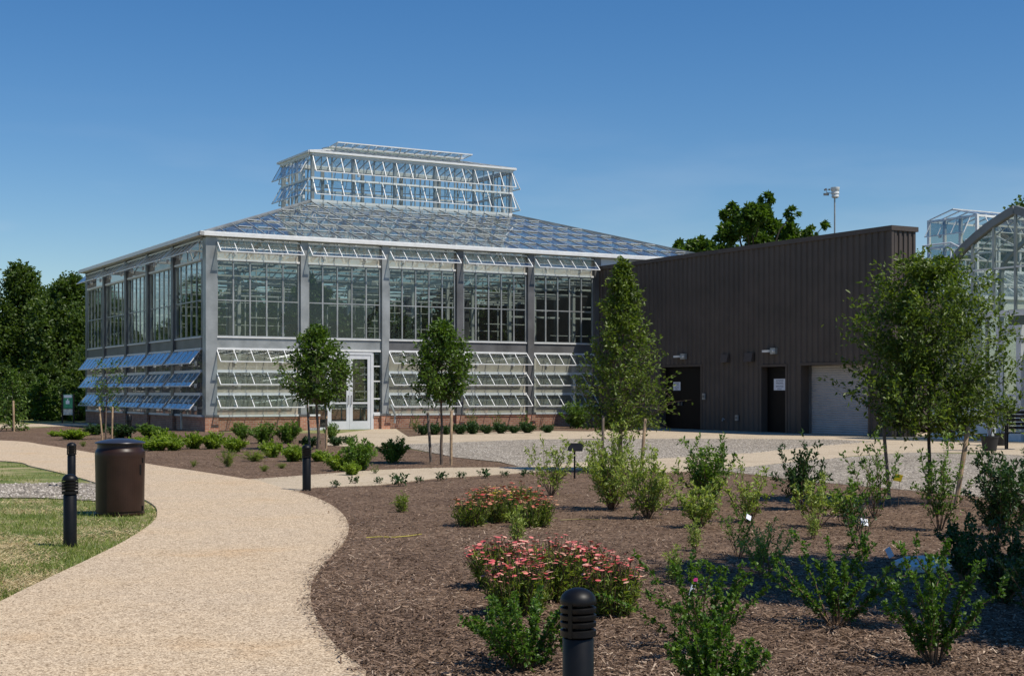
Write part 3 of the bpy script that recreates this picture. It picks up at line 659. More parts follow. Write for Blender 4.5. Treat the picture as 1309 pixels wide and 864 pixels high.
for k, (x0, x1) in enumerate(((D0+0.075, (D0+D1)/2-0.004), ((D0+D1)/2+0.004, D1-0.075))):
    m = MB(); zt = DZ-0.125; s_ = 0.13
    m.box(x0, x0+s_, 0.0, 0.06, 0.01, zt); m.box(x1-s_, x1, 0.0, 0.06, 0.01, zt)
    m.box(x0+s_, x1-s_, 0.001, 0.059, 0.01, 0.34); m.box(x0+s_, x1-s_, 0.001, 0.059, zt-0.16, zt); m.box(x0+s_, x1-s_, 0.001, 0.059, 1.02, 1.09)
    d = m.build('door', M['door_frame'], gh)
    pane(d, x1-x0-2*s_, 0.68, (x0+s_, 0.03, 0.34), 'door_glass'); pane(d, x1-x0-2*s_, zt-0.16-1.09, (x0+s_, 0.03, 1.09), 'door_glass')
    hx = x1-0.06 if k == 0 else x0+0.06
    m = MB(); m.tube([(hx,-0.001,1.0),(hx,-0.06,1.0),(hx,-0.06,1.35),(hx,-0.001,1.35)], 0.012, 6); m.build('handle', M['black'], d)
m = MB(); m.box(5.12, 5.62, 0.5, 0.52, 0.9, 1.7); m.build('notice_board', M['int_wall'], gh)
for x in (7.72, 17.2):
    m = MB(); m.tube([(x-0.12,-0.16,0.98),(x-0.1,-0.2,0.92),(x+0.02,-0.24,0.6),(x+0.02,-0.24,0.25)], 0.045, 8); m.build('downpipe', M['galv'], gh)
m = MB(); m.tube([(-0.14,1.9,1.0),(-0.2,1.95,0.85),(-0.26,2.2,0.7),(-0.26,2.2,0.05)], 0.045, 8); m.build('downpipe', M['galv'], gh)

# roof
def roof_slope(face):
    loc, rz, Lf = FACES[face]; K = dict(loc=loc, rot=(0,0,rz)); rise, run = (TL, UL) if face in ('front','back') else (UL, TL)
    def P(x, s, d=0.0): return (x, run*s, ZE+0.03+(HB-ZE)*s+d)
    lim = lambda s: (rise*s, Lf-rise*s)
    bars = MB(); seam = MB(); nb = round(Lf/0.8); dx = Lf/nb; rows = 6; cnt = 0
    for i in range(1, nb):
        x = i*dx; s1 = min(1, x/rise, (Lf-x)/rise)
        if s1 > 0.02: bars.bar(P(x,0), P(x,s1), 0.035, 0.05)
    for r in range(1, rows+1, 2):
        a, b = lim(r/rows); bars.bar(P(a, r/rows, -0.05), P(b, r/rows, -0.05), 0.05, 0.05)
    bars.bar(P(0,0), P(Lf,0), 0.08, 0.06); bars.bar(P(0,0,0.02), P(rise,1,0.02), 0.12, 0.08)
    bars.build('glazing_bars', M['galv'], gh, **K)
    front = face in ('front', 'left'); joined = MB()
    for i in range(nb):
        for r in range(rows):
            s0, s1 = r/rows, (r+1)/rows; x0, x1 = i*dx+0.025, (i+1)*dx-0.025
            q = []
            for x, s in ((x0,s0),(x1,s0),(x1,s1),(x0,s1)):
                a, b = lim(s); q.append((min(max(x,a),b), s))
            if abs(q[1][0]-q[0][0]) < 0.02: continue
            hh = 0.012+0.004*((i*7+r*3)%3)
            vs = [P(q[0][0],s0,hh), P(q[1][0],s0,hh), P(q[2][0],s1,0.0), P(q[3][0],s1,0.0)]
            if abs(q[2][0]-q[3][0]) < 0.01: vs = vs[:3]
            if front and cnt < 298:
                m = MB(); m.add(vs, [tuple(range(len(vs)))]); m.build('roof_pane', M['roof_glass'], gh, **K); cnt += 1
            else: joined.add(vs, [tuple(range(len(vs)))])
            if abs(q[1][0]-q[0][0]) > 0.5 and r > 0:
                u = 0.10; seam.bar(P(q[0][0]+u, s0, 0.03), P(q[1][0]-u, s0, 0.03), 0.11, 0.02)
    if joined.v: joined.build('roof_glazing', M['roof_glass'], gh, **K)
    tag(seam.build('lap_clips', M['white'], gh, **K), kind='stuff')
for f_ in FACES: roof_slope(f_)
# lantern
LX0, LX1, LY0, LY1 = TL, TL+WL, UL, UL+LL
LF = {'front': ((LX0,LY0,0), 0, WL, 15), 'left': ((LX0,LY1,0), -math.pi/2, LL, 6), 'back': ((LX1,LY1,0), math.pi, WL, 15), 'right': ((LX1,LY0,0), math.pi/2, LL, 6)}
for face, (loc, rz, Lf, n) in LF.items():
    K = dict(loc=loc, rot=(0,0,rz)); e = 0.0 if face in ('front','back') else 0.14
    m = MB(); m.box(e, Lf-e, -0.04, 0.08, HB-0.02, HB+0.12); m.box(e, Lf-e, -0.06, 0.06, HB+1.02, HB+1.12); m.box(e, Lf-e, -0.10, 0.06, HT-0.14, HT)
    m.each('lantern_rail', M['white'], gh, **K)
    m = MB(); step = Lf/(5 if Lf > 5 else 2)
    for k in range(int(Lf/step+0.5)+1):
        x = min(max(k*step, 0.09), Lf-0.09)
        if e and k in (0, int(Lf/step+0.5)): continue
        m.box(x-0.07, x+0.07, -0.02, 0.12, HB+0.121, HB+1.019); m.box(x-0.07, x+0.07, -0.02, 0.12, HB+1.121, HT-0.141)
    for k in range(1, 2*int(Lf/step+0.5), 2): x = k*step/2; m.box(x-0.03, x+0.03, 0.02, 0.08, HB+0.121, HB+1.019); m.box(x-0.03, x+0.03, 0.02, 0.08, HB+1.121, HT-0.141)
    for k in range(1, 4*int(Lf/step+0.5), 2): x = k*step/4; m.box(x-0.016, x+0.016, 0.02, 0.06, HB+0.121, HB+1.019); m.box(x-0.016, x+0.016, 0.02, 0.06, HB+1.121, HT-0.141)
    m.each('lantern_post', M['galv'], gh, **K)
    for zz in (HT-0.16, HB+1.06):
        c, s = math.cos(rz), math.sin(rz); lx, ly = 0.05, -0.05
        vent(gh, (loc[0]+lx*c-ly*s, loc[1]+lx*s+ly*c, zz), rz, Lf-0.1, n, 0.86, 0.42, 'clear_glass')
zr = HT+0.5; xa, xb, ym = LX0+1.9, LX1-1.9, (LY0+LY1)/2
m = MB(); o_ = 0.12
A_, B_, C_, D_ = (LX0-o_,LY0-o_,HT+0.01), (LX1+o_,LY0-o_,HT+0.01), (LX1+o_,LY1+o_,HT+0.01), (LX0-o_,LY1+o_,HT+0.01); E_, F_ = (xa,ym,zr), (xb,ym,zr)
m.add([A_,B_,C_,D_,E_,F_], [(0,1,5,4),(2,3,4,5),(1,2,5),(3,0,4)]); m.build('lantern_roof_glass', M['roof_glass'], gh)
m = MB()
for a, b in ((A_,E_),(B_,F_),(C_,F_),(D_,E_),(E_,F_)): m.bar((a[0],a[1],a[2]+0.03), (b[0],b[1],b[2]+0.03), 0.07, 0.06)
for a, b in ((A_,B_),(B_,C_),(C_,D_),(D_,A_)): m.bar(a, b, 0.10, 0.09)
for k in range(1, 26):
    x = LX0+WL*k/26; t = min(1, (x-LX0)/1.9, (LX1-x)/1.9)
    for sy in (LY0, LY1): m.bar((x, sy, HT+0.03), (x, sy+(ym-sy)*t, HT+0.03+0.49*t), 0.035, 0.05)
m.build('lantern_roof_bars', M['white'], gh)
for sgn in (-1, 1):                                    # two long ridge flaps propped open
    m = MB(); yy = ym+sgn*0.02; a = (xa-0.2, yy, zr+0.14); 
    m.bar((xa-0.2, yy+sgn*0.05, zr+0.16), (xb+0.2, yy+sgn*0.05, zr+0.16), 0.08, 0.06)
    m.bar((xa-0.2, yy+sgn*0.95, zr+0.22), (xb+0.2, yy+sgn*0.95, zr+0.22), 0.05, 0.05)
    for k in range(14):
        x = xa-0.2+(xb-xa+0.4)*k/13; m.bar((x, yy+sgn*0.05, zr+0.16), (x, yy+sgn*0.95, zr+0.22), 0.035, 0.04)
        if k % 3 == 0: m.bar((x, yy+sgn*0.5, zr-0.13), (x, yy+sgn*0.9, zr+0.2), 0.04, 0.04)
    o = m.build('ridge_vent', M['white'], gh)
    g = MB(); g.quad((xa-0.2,yy+sgn*0.05,zr+0.15),(xb+0.2,yy+sgn*0.05,zr+0.15),(xb+0.2,yy+sgn*0.95,zr+0.21),(xa-0.2,yy+sgn*0.95,zr+0.21)); g.build('ridge_vent_glass', M['vent_glass'], o)
# interior
m = MB(); m.box(0.31, GF-0.31, 0.31, GL-0.31, 0.0, 0.03); m.build('floor', M['int_floor'], gh)
def zroof(x, y): return ZE-0.05+(HB-ZE)*min(1, max(0, x)/TL, max(0, GF-x)/TL, max(0, y)/UL, max(0, GL-y)/UL)
for x in POST['front'][1:-1]:
    m = MB(); ys = [0.2, UL, GL-UL, GL-0.2]; pts = [(x, y, zroof(x, y)-0.12) for y in np.linspace(0.2, GL-0.2, 11)]
    for a, b in zip(pts, pts[1:]): m.bar(a, b, 0.10, 0.16)
    m.bar((x, 0.2, 6.75), (x, GL-0.2, 6.75), 0.08, 0.12)
    for k in range(1, 10): p = pts[k]; m.bar((x, p[1], 6.8), p, 0.05); q = pts[min(k+1, 10)]; m.bar((x, p[1], 6.8), q, 0.04)
    m.build('truss', M['steel_in'], gh)
    m = MB()
    for y in (UL, GL-UL): m.box(x-0.07, x+0.07, y-0.07, y+0.07, 0.03, 6.68)
    m.each('inner_column', M['steel_in'], gh)
m = MB()
for y in (1.6, 3.2, 4.8, 6.4, 9.6, 12.8, 14.6, 16.2, 17.8):
    m.bar((TL, y, zroof(12, y)-0.05), (GF-TL, y, zroof(12, y)-0.05), 0.07, 0.07) if UL <= y <= GL-UL else m.bar((min(y, GL-y)*TL/UL, y, zroof(12, y)-0.05), (GF-min(y, GL-y)*TL/UL, y, zroof(12, y)-0.05), 0.07, 0.07)
    m.bar((0.5, y, 6.70), (GF-0.5, y, 6.70), 0.05, 0.05)
m.each('purlin', M['steel_in'], gh)
m = MB()
for y in (2.4, 5.2, 8.6, 11.6, 14.4, 17.2):
    for a, b in zip(POST['front'], POST['front'][1:]):
        if rng.random() < 0.85: m.box(a+0.3, b-0.3, y, y+rng.uniform(0.35, 0.9), 6.55, 6.60)
m.each('shade_curtain', M['shade'], gh)
m = MB()
for y, z in ((1.2,5.7),(2.2,6.1),(5.5,6.2),(8.6,5.2),(11.8,6.1),(15.5,5.9),(17.6,5.3),(3.5,5.2),(7.4,5.7),(10.5,4.4),(13,2.4),(16,3.7)):
    for a, b in zip(POST['front'], POST['front'][1:]):
        if rng.random() < .72: m.bar((a+rng.uniform(.1,.5), y, z), (b-rng.uniform(.1,.6), y, z), 0.04, rng.uniform(.03,.09) if z > 5 else .03)
m.each('service_rail', M['steel_in'], gh)
m = MB()
for y in (3.0, 6.5, 10.0, 13.5):
    for x0, x1 in ((1.2, 4.0), (8.2, 13.2), (14, 19)):
        m.box(x0, x1, y, y+1.6, 0.78, 0.84)
        for xx in (x0+0.1, x1-0.1):
            for yy in (y+0.1, y+1.5): m.box(xx-0.025, xx+0.025, yy-0.025, yy+0.025, 0.031, 0.779)
m.build('benches', M['steel_in'], gh)

# ------------------------------------------------------------------ dark clad building
S_ = 17.7; ZW = 6.98
P0 = Vector(WT(17.655, 0)); Pe = Vector(WT(17.655, -S_)); r_ = (1170-CX)/FPX
DW = (Pe.x - r_*Pe.y)/(r_*VX.y - VX.x)
db = empty('service_building', (P0.x, P0.y, 0), 'windowless dark bronze metal-clad service building with roll-up door', 'building', rz=TH-math.pi/2)
OPEN = [(4.7, 7.42, 2.50), (11.12, 12.46, 2.42), (13.30, 16.66, 2.44)]
rib = S_/60
def profile(s0, n):
    out = []
    for k in range(n):
        b = s0+k*rib; out += [(b, 0.0), (b+rib*0.30, 0.0), (b+rib*0.42, -0.045), (b+rib*0.88, -0.045)]
    return out+[(s0+n*rib, 0.0)]
def ztop_open(s):
    for a, b, z in OPEN:
        if a < s < b: return z+0.10
    return 0.0
for pidx in range(20):
    pr = profile(pidx*3*rib, 3); pts = []
    cuts = [c for o3 in OPEN for c in o3[:2]]
    for (a, ya), (b, yb) in zip(pr, pr[1:]):
        pts.append((a, ya))
        for c in sorted(cuts):
            if a+1e-4 < c < b-1e-4: pts.append((c, ya+(yb-ya)*(c-a)/(b-a)))
    pts.append(pr[-1]); m = MB()
    for (a, ya), (b, yb) in zip(pts, pts[1:]):
        z0 = ztop_open((a+b)/2); m.quad((a,ya,z0),(b,yb,z0),(b,yb,ZW-0.16),(a,ya,ZW-0.16))
    m.build('cladding_panel', M['bronze'], db)
m = MB(); ne = 5; w_ = DW/ne                              # end return, ribbed too
for k in range(ne):
    b = k*w_; q = [(b,0),(b+w_*.3,0),(b+w_*.42,.045),(b+w_*.88,.045),(b+w_,0)]
    for (a, ya), (c, yc) in zip(q, q[1:]): m.quad((S_+ya,a,0),(S_+yc,c,0),(S_+yc,c,ZW-0.16),(S_+ya,a,ZW-0.16))
m.build('cladding_panel', M['bronze'], db)
m = MB(); m.box(S_-0.04, S_+0.06, -0.06, 0.05, 0, ZW-0.161); m.build('corner_trim', M['bronze'], db)
m = MB(); m.box(-0.02, S_+0.09, -0.09, DW+0.06, ZW-0.16, ZW); m.build('coping', M['bronze'], db)
m = MB(); edges = [0]+[c for o3 in OPEN for c in o3[:2]]+[S_-0.045]
for a, b in zip(edges[0::2], edges[1::2]): m.box(a+0.002, b-0.002, 0.052, DW-0.01, 0, ZW-0.17)
for a, b, z in OPEN: m.box(a, b, 0.052, DW-0.01, z+0.1, ZW-0.17)
m.build('wall_core', M['bronze'], db)
m = MB(); m.box(0, S_-4, DW-0.01, DW+7.0, 0, 5.2); m.build('rear_wing', M['bronze'], db)
for a, b, z in OPEN:
    m = MB(); m.box(a-0.09, a, -0.07, 0.14, 0, z+0.09); m.box(b, b+0.09, -0.07, 0.14, 0, z+0.09); m.box(a, b, -0.07, 0.14, z, z+0.09); m.build('opening_trim', M['bronze'], db)
a, b, z = OPEN[0]; mid_ = a+1.05; la = []
for x0, x1 in ((a+0.01, mid_), (mid_+0.008, b-0.01)):
    m = MB(); m.box(x0, x1, 0.22, 0.27, 0.01, z-0.01); o = m.build('door', M['bronze_door'], db); la.append(o)
    m = MB(); m.box(x1-0.12 if x0 < mid_ else x0+0.08, x1-0.08 if x0 < mid_ else x0+0.12, 0.15, 0.22, 0.95, 1.1); m.build('handle', M['galv_dark'], o)
a, b, z = OPEN[1]; m = MB(); m.box(a+0.01, b-0.01, 0.22, 0.27, 0.01, z-0.01); d2 = m.build('door', M['bronze_door'], db); la.append(d2)
m = MB(); m.box(b-0.2, b-0.15, 0.15, 0.22, 0.95, 1.1); m.build('handle', M['galv_dark'], d2)
a, b, z = OPEN[2]; ns = 30; m = MB()
m.box(a, a+0.06, 0.30, 0.5, 0.0, z-0.001); m.box(b-0.06, b, 0.30, 0.5, 0.0, z-0.001); rd = m.build('shutter_door', M['galv_dark'], db)
m = MB(); h_ = z/ns
for k in range(ns): m.quad((a+.061,0.40,k*h_),(b-.061,0.40,k*h_),(b-.061,0.375,k*h_+h_*.5),(a+.061,0.375,k*h_+h_*.5)); m.quad((a+.061,0.375,k*h_+h_*.5),(b-.061,0.375,k*h_+h_*.5),(b-.061,0.40,(k+1)*h_),(a+.061,0.40,(k+1)*h_))
m.build('shutter_slats', M['rollup'], rd)
for k, (s0, z0, w_, h_) in enumerate(((9.0, 2.62, 0.42, 0.32), (10.45, 2.62, 0.46, 0.34))):
    m = MB(); m.add([(s0-w_/2,-.045,z0),(s0+w_/2,-.045,z0),(s0+w_/2,-.20,z0),(s0-w_/2,-.20,z0),(s0-w_/2,-.045,z0+h_),(s0+w_/2,-.045,z0+h_),(s0+w_/2,-.12,z0+h_),(s0-w_/2,-.12,z0+h_)],[(0,1,2,3),(4,7,6,5),(3,2,6,7),(0,3,7,4),(1,5,6,2)])
    m.build('vent_hood', M['bronze'], db)
def lw_(s, y, z): p = P0 - UX*s + VX*y; return (p.x, p.y, z)
for s0, z0, lab in ((6.25, 2.90, 'white wall lamp above the dark double doors'), (11.75, 2.98, 'white wall lamp above the single dark door with the white sign')):
    rt = empty('wall_lamp', lw_(s0, -0.047, z0), lab, 'lamp', 'wall lamps on the dark clad building', TH-math.pi/2)
    m = MB(); m.box(-0.02, 0.26, -0.12, 0.0, -0.10, 0.12); m.build('housing', M['galv'], rt)
    m = MB(); m.box(-0.38, -0.02, -0.20, -0.04, -0.03, 0.05); m.tube([(0.2,-0.12,0.0),(0.2,-0.18,0.0)],0.04,8); m.build('lamp_head', M['white'], rt)
def sheet_sign(s0, z0, w_, h_, lines, lab):
    rt = empty('paper_sign', lw_(s0, 0.212, z0), lab, 'sign', 'paper signs on the dark doors', TH-math.pi/2)
    m = MB(); m.box(0, w_, 0.0, 0.006, 0, h_); m.build('sheet', M['paper'], rt)
    for k, tx in enumerate(lines):
        cu = bpy.data.curves.new('lettering', 'FONT'); cu.body = tx; cu.size = h_*0.22; cu.align_x = 'CENTER'; cu.extrude = 0.0005
        tmp = bpy.data.objects.new('tmp', cu); C.objects.link(tmp); dg = bpy.context.evaluated_depsgraph_get()
        me = bpy.data.meshes.new_from_object(tmp.evaluated_get(dg)); bpy.data.objects.remove(tmp)
        me.materials.clear(); me.materials.append(M['ink'])
        wd_ = max(v.co.x for v in me.vertices)-min(v.co.x for v in me.vertices)
        link('lettering', me, rt, (w_/2, -0.002, h_*(0.76-0.22*k-(0.06 if k > 1 else 0))), (math.pi/2, 0, 0), (min(1.1, w_*0.62/wd_), 1, 1))
LT = ['AUTHORIZED', 'PERSONNEL', 'EMPLOYEES', 'ONLY']
sheet_sign(5.24, 1.56, 0.48, 0.34, LT, 'white paper sign taped to the left leaf of the dark double doors')
sheet_sign(11.50, 1.56, 0.66, 0.42, LT, 'white paper sign on the single dark door beside the shutter')
for s0, z0, w_, h_, nm, lab in ((7.58, 1.2, 0.16, 0.24, 'card_reader', 'small grey control box right of the dark double doors'), (9.62, 0.42, 0.16, 0.2, 'outlet_box', 'small pale outlet box low on the ribbed dark wall')):
    rt = empty(nm, lw_(s0, -0.05, z0), lab, 'control box' if nm == 'card_reader' else 'outlet', None, TH-math.pi/2)
    m = MB(); m.box(0, w_, -0.06, 0, 0, h_); m.build('cover', M['galv'], rt); m = MB(); m.box(0.03, w_-0.03, -0.07, -0.061, h_*0.3, h_*0.7); m.build('plate', M['galv_dark'], rt)
rt = empty('hose_bib', lw_(8.93, -0.05, 0.45), 'little metal tap sticking out low on the ribbed dark wall', 'tap', None, TH-math.pi/2)
m = MB(); m.tube([(0,0,0),(0,-0.1,0),(0,-0.13,-0.06)], 0.02, 8); m.build('spout', M['galv'], rt); m = MB(); m.tube([(-.04,-.09,.05),(.04,-.09,.05)], 0.012, 6); m.build('handle', M['galv'], rt)
# weather station on a mast behind the parapet
xw = gp(1067, 545); Yw = 53.5; wx = (1067-CX)/FPX*Yw; ws = empty('weather_station', (wx, Yw, 5.2), 'white weather station on a thin mast above the dark roofline', 'weather station')
m = MB(); m.tube([(0,0,0),(0,0,3.6)], 0.03, 8); m.build('mast', M['galv'], ws)
m = MB(); m.lathe([(0.09,3.58),(0.14,3.62),(0.13,3.72),(0.15,3.74),(0.14,3.84),(0.16,3.86),(0.17,3.98),(0.02,4.0)], 16, (0.02,0)); m.build('sensor_shield', M['white'], ws)
m = MB(); m.bar((0,0,3.75),(-0.3,0.02,3.78),0.025); m.bar((-.3,0,3.7),(-.3,0,3.9),0.02)
for k in range(3): a = k*2.094; m.bar((-.3,0,3.9),(-.3+.1*math.cos(a),.1*math.sin(a),3.9),0.012); m.box(-.3+.1*math.cos(a)-.03,-.3+.1*math.cos(a)+.03,.1*math.sin(a)-.03,.1*math.sin(a)+.03,3.87,3.93)
m.bar((-.42,0,3.72),(-.22,0,3.72),0.03,0.09); m.build('anemometer', M['galv_dark'], ws)

# ------------------------------------------------------------------ arched glasshouse on the right
AG = (13.55, 45.3); ag = empty('arched_glasshouse', (*AG, 0), 'glasshouse with a pointed arched grey gable and white door at the right edge', 'glasshouse', rz=TH-math.pi/2)
def ap(px, py):           # point of the gable plane seen at that place of the photograph
    r = (px-CX)/FPX; t = (r*AG[1]-AG[0])/(-UX.x + r*UX.y); Y = AG[1]-t*UX.y; return (t, hz(py, Y))
curve = [ap(*p) for p in ((1217,362),(1217.5,344),(1222,330),(1228,322),(1235,315),(1249,302),(1268,287),(1288,274),(1298,268))]
AX0, AXM = curve[0][0], curve[-1][0]; AX1 = 2*AXM-AX0
curve = curve+[(2*AXM-x, z) for x, z in curve[-2::-1]]
full = [(AX0, 0.0)]+curve+[(AX1, 0.0)]
def ribm(y, w, h, mat, name, pts=full):
    m = MB()
    for a, b in zip(pts, pts[1:]): m.bar((a[0],y,a[1]), (b[0],y,b[1]), w, h, up=(0,1,0))
    return m.build(name, M[mat], ag)
ribm(0, 0.24, 0.18, 'arch_grey', 'gable_arch')
for y in (2.2, 4.4, 6.6, 8.8): ribm(y, 0.12, 0.14, 'galv', 'arch_rib')
def zc(x):
    for a, b in zip(curve, curve[1:]):
        if a[0] <= x <= b[0]: return a[1]+(b[1]-a[1])*(x-a[0])/max(1e-6, b[0]-a[0])
    return 5
m = MB()
for k in range(1, 6): x = AX0+(AX1-AX0)*k/6; m.box(x-0.035, x+0.035, -0.03, 0.05, 3.95, zc(x)-0.08)
m.each('gable_mullion', M['galv'], ag)
m = MB(); m.box(AX0+0.13, AX1-0.13, -0.06, 0.08, 3.78, 3.95); m.box(AX0+0.13, AX1-0.13, -0.02, 0.05, 5.22, 5.27); m.build('gable_beam', M['white'], ag)
m = MB()
for a, b in list(zip(curve, curve[1:])):
    m.quad((a[0],0.02,a[1]),(b[0],0.02,b[1]),(b[0],0.02,3.95),(a[0],0.02,3.95))
m.build('gable_glass', M['glass'], ag)
m = MB()
for a, b in zip(full, full[1:]): m.quad((a[0],0.1,a[1]),(b[0],0.1,b[1]),(b[0],9,b[1]),(a[0],9,a[1]))
m.build('vault_glass', M['roof_glass'], ag)
m = MB()
for k in range(0, len(curve), 2): x, z = curve[k]; m.bar((x,0.1,z-.03),(x,9,z-.03),0.05)
for y in np.arange(0.7, 9, 0.73):
    for a, b in zip(curve, curve[1:]): m.bar((a[0],y,a[1]),(b[0],y,b[1]),0.03,0.04,up=(0,1,0))
m.build('vault_bars', M['white'], ag)
m = MB(); m.box(AX0+0.05, AX1-0.05, 8.9, 9.0, 0, 4.9); m.build('back_wall', M['int_wall'], ag)
m = MB(); m.box(AX0, AX1, 0.1, 8.9, 0, 0.03); m.build('floor', M['int_floor'], ag)
# lower front: low white wall, glazing, door
m = MB(); m.box(-0.02, 2.2, -0.02, 0.3, 0, 0.86); m.build('low_wall', M['white'], ag)
m = MB(); m.box(-0.06, 2.2, -0.08, 0.32, 0.862, 1.0); m.build('window_ledge', M['white'], ag)
m = MB(); m.box(0.0, 2.38, 0.05, 0.06, 1.0, 3.78); m.build('front_glass', M['glass'], ag)
m = MB()
for x in (0.02, 1.0, 1.95): m.box(x, x+0.07, -0.01, 0.1, 1.001, 3.78)
m.each('front_mullion', M['galv'], ag)
m = MB(); m.box(2.40, 2.50, -0.04, 0.12, 0, 3.5); m.box(3.24, 3.34, -0.04, 0.12, 0, 3.5); m.box(2.50, 3.24, -0.04, 0.12, 3.36, 3.5); m.build('door_frame', M['door_frame'], ag)
m = MB(); m.box(2.505, 2.62, 0, 0.06, 0.02, 3.35); m.box(3.12, 3.235, 0, 0.06, 0.02, 3.35); m.box(2.62, 3.12, 0, 0.06, 0.02, 0.3); m.box(2.62, 3.12, 0, 0.06, 3.23, 3.35); m.box(2.62, 3.12, 0, 0.06, 1.35, 1.43)
dd = m.build('door', M['door_frame'], ag); pane(dd, 0.50, 1.05, (2.62, .03, .3), 'door_glass'); pane(dd, 0.50, 1.80, (2.62, .03, 1.43), 'door_glass')
m = MB(); m.box(2.4, AX1-.13, 0.03, 0.04, 3.502, 3.779); m.build('transom', M['glass'], ag)
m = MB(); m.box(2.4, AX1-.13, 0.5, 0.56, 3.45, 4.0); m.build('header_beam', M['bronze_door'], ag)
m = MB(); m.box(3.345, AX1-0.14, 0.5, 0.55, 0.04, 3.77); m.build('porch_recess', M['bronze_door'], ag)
m = MB(); m.box(-0.62, -0.12, 0.3, 1.6, 0, 0.95); m.build('side_wall', M['white'], ag)
# headhouse and roof lantern behind it
hy = 62.0; hxw = 0.327*hy
hh = empty('glass_headhouse', (hxw, hy, 0), 'white walled glasshouse with a white framed rooftop lantern beyond the arched gable', 'glasshouse', rz=TH)
m = MB(); m.box(-3.0, 10, -3.0, 7, 0, 5.3); m.build('white_wall', M['int_wall'], hh)
m = MB(); m.box(-3.1, 10, -3.1, 7.1, 5.3, 5.42); m.build('roof_edge', M['white'], hh)
m = MB(); lo_ = [(-3,-3,5.43),(10,-3,5.43),(10,7,5.43),(-3,7,5.43)]; hi_ = [(-.1,-.1,6.74),(4.1,-.1,6.74),(4.1,2.9,6.74),(-.1,2.9,6.74)]
for i in range(4): j = (i+1)%4; m.quad(lo_[i], lo_[j], hi_[j], hi_[i])
m.build('roof_glass', M['roof_glass'], hh)
m = MB()
for i in range(4):
    j = (i+1)%4
    for k in range(13): t = k/12; m.bar(Vector(lo_[i]).lerp(Vector(lo_[j]), t), Vector(hi_[i]).lerp(Vector(hi_[j]), t), 0.05, 0.05)
    m.bar(Vector(lo_[i]).lerp(Vector(hi_[i]), .5), Vector(lo_[j]).lerp(Vector(hi_[j]), .5), 0.05, 0.05)
m.bar(hi_[0], hi_[1], .1); m.bar(hi_[1], hi_[2], .1); m.bar(hi_[2], hi_[3], .1); m.bar(hi_[3], hi_[0], .1)
m.build('roof_bars', M['white'], hh)
m = MB(); m.box(-2.2, -1.2, 0.2, 1.8, 5.6, 6.2); m.build('roof_unit', M['blue_sheet'], hh)
m = MB(); HX, HY_, z0, z1 = 4.0, 2.8, 6.75, 9.25
for x, y in ((0,0),(HX,0),(HX,HY_),(0,HY_),(0,HY_/3),(0,2*HY_/3),(HX/3,0),(2*HX/3,0)): m.box(x-0.06, x+0.06, y-0.06, y+0.06, z0, z1)
for zz in (z0+0.05, (z0+z1)/2, z1-0.06):
    for a, b in (((0,0),(HX,0)),((HX,0),(HX,HY_)),((HX,HY_),(0,HY_)),((0,HY_),(0,0))): m.bar((*a,zz),(*b,zz),0.07,0.09)
for k in range(8):
    x = HX*k/7; m.bar((x,0,z1),(x,HY_/2,z1+0.35),0.05); m.bar((x,HY_,z1),(x,HY_/2,z1+0.35),0.05)
m.bar((0,HY_/2,z1+0.35),(HX,HY_/2,z1+0.35),0.08); m.build('lantern_frame', M['white'], hh)
m = MB()
for a, b in (((0,0),(HX,0)),((HX,0),(HX,HY_)),((HX,HY_),(0,HY_)),((0,HY_),(0,0))): m.quad((*a,z0),(*b,z0),(*b,z1),(*a,z1))
m.quad((0,0,z1+.02),(HX,0,z1+.02),(HX,HY_/2,z1+.37),(0,HY_/2,z1+.37)); m.build('lantern_glass', M['glass'], hh)
vent(hh, (0.4,-0.08,z1-0.1), 0, 3.2, 5, 0.8, 0.4); vent(hh, (-0.08,2.6,z1-0.1), -math.pi/2, 2.3, 3, 0.8, 0.4); vent(hh, (-0.08,2.6,z1-1.3), -math.pi/2, 2.3, 3, 0.8, 0.4)
rr_ = empty('rooftop_railing', (hxw, hy, 6.76), 'white tubular railing stepping down in front of the rooftop lantern', 'railing', rz=TH)
def rail_(pts, post, nm='handrail'):
    m = MB(); m.tube(pts, 0.04, 8); m.build(nm, M['white'], rr_)
    for p in post: m = MB(); m.tube([(p[0],p[1],-0.0),(p[0],p[1],p[2])], 0.035, 8); m.build('post', M['white'], rr_)
rail_([(-1.6,1.6,1.15),(-1.6,0.0,1.15),(-1.3,-1.8,0.2)], [(-1.6,1.6,1.15),(-1.6,0.0,1.15)])
rail_([(-0.5,0.2,1.35),(-0.5,-1.5,1.35),(-0.2,-3.0,0.5)], [(-0.5,0.2,1.35),(-0.5,-1.5,1.35)])
rail_([(-1.6,1.6,0.55),(-1.6,0.0,0.55)], [], 'mid_rail'); rail_([(-0.5,0.2,0.7),(-0.5,-1.5,0.7)], [], 'mid_rail')

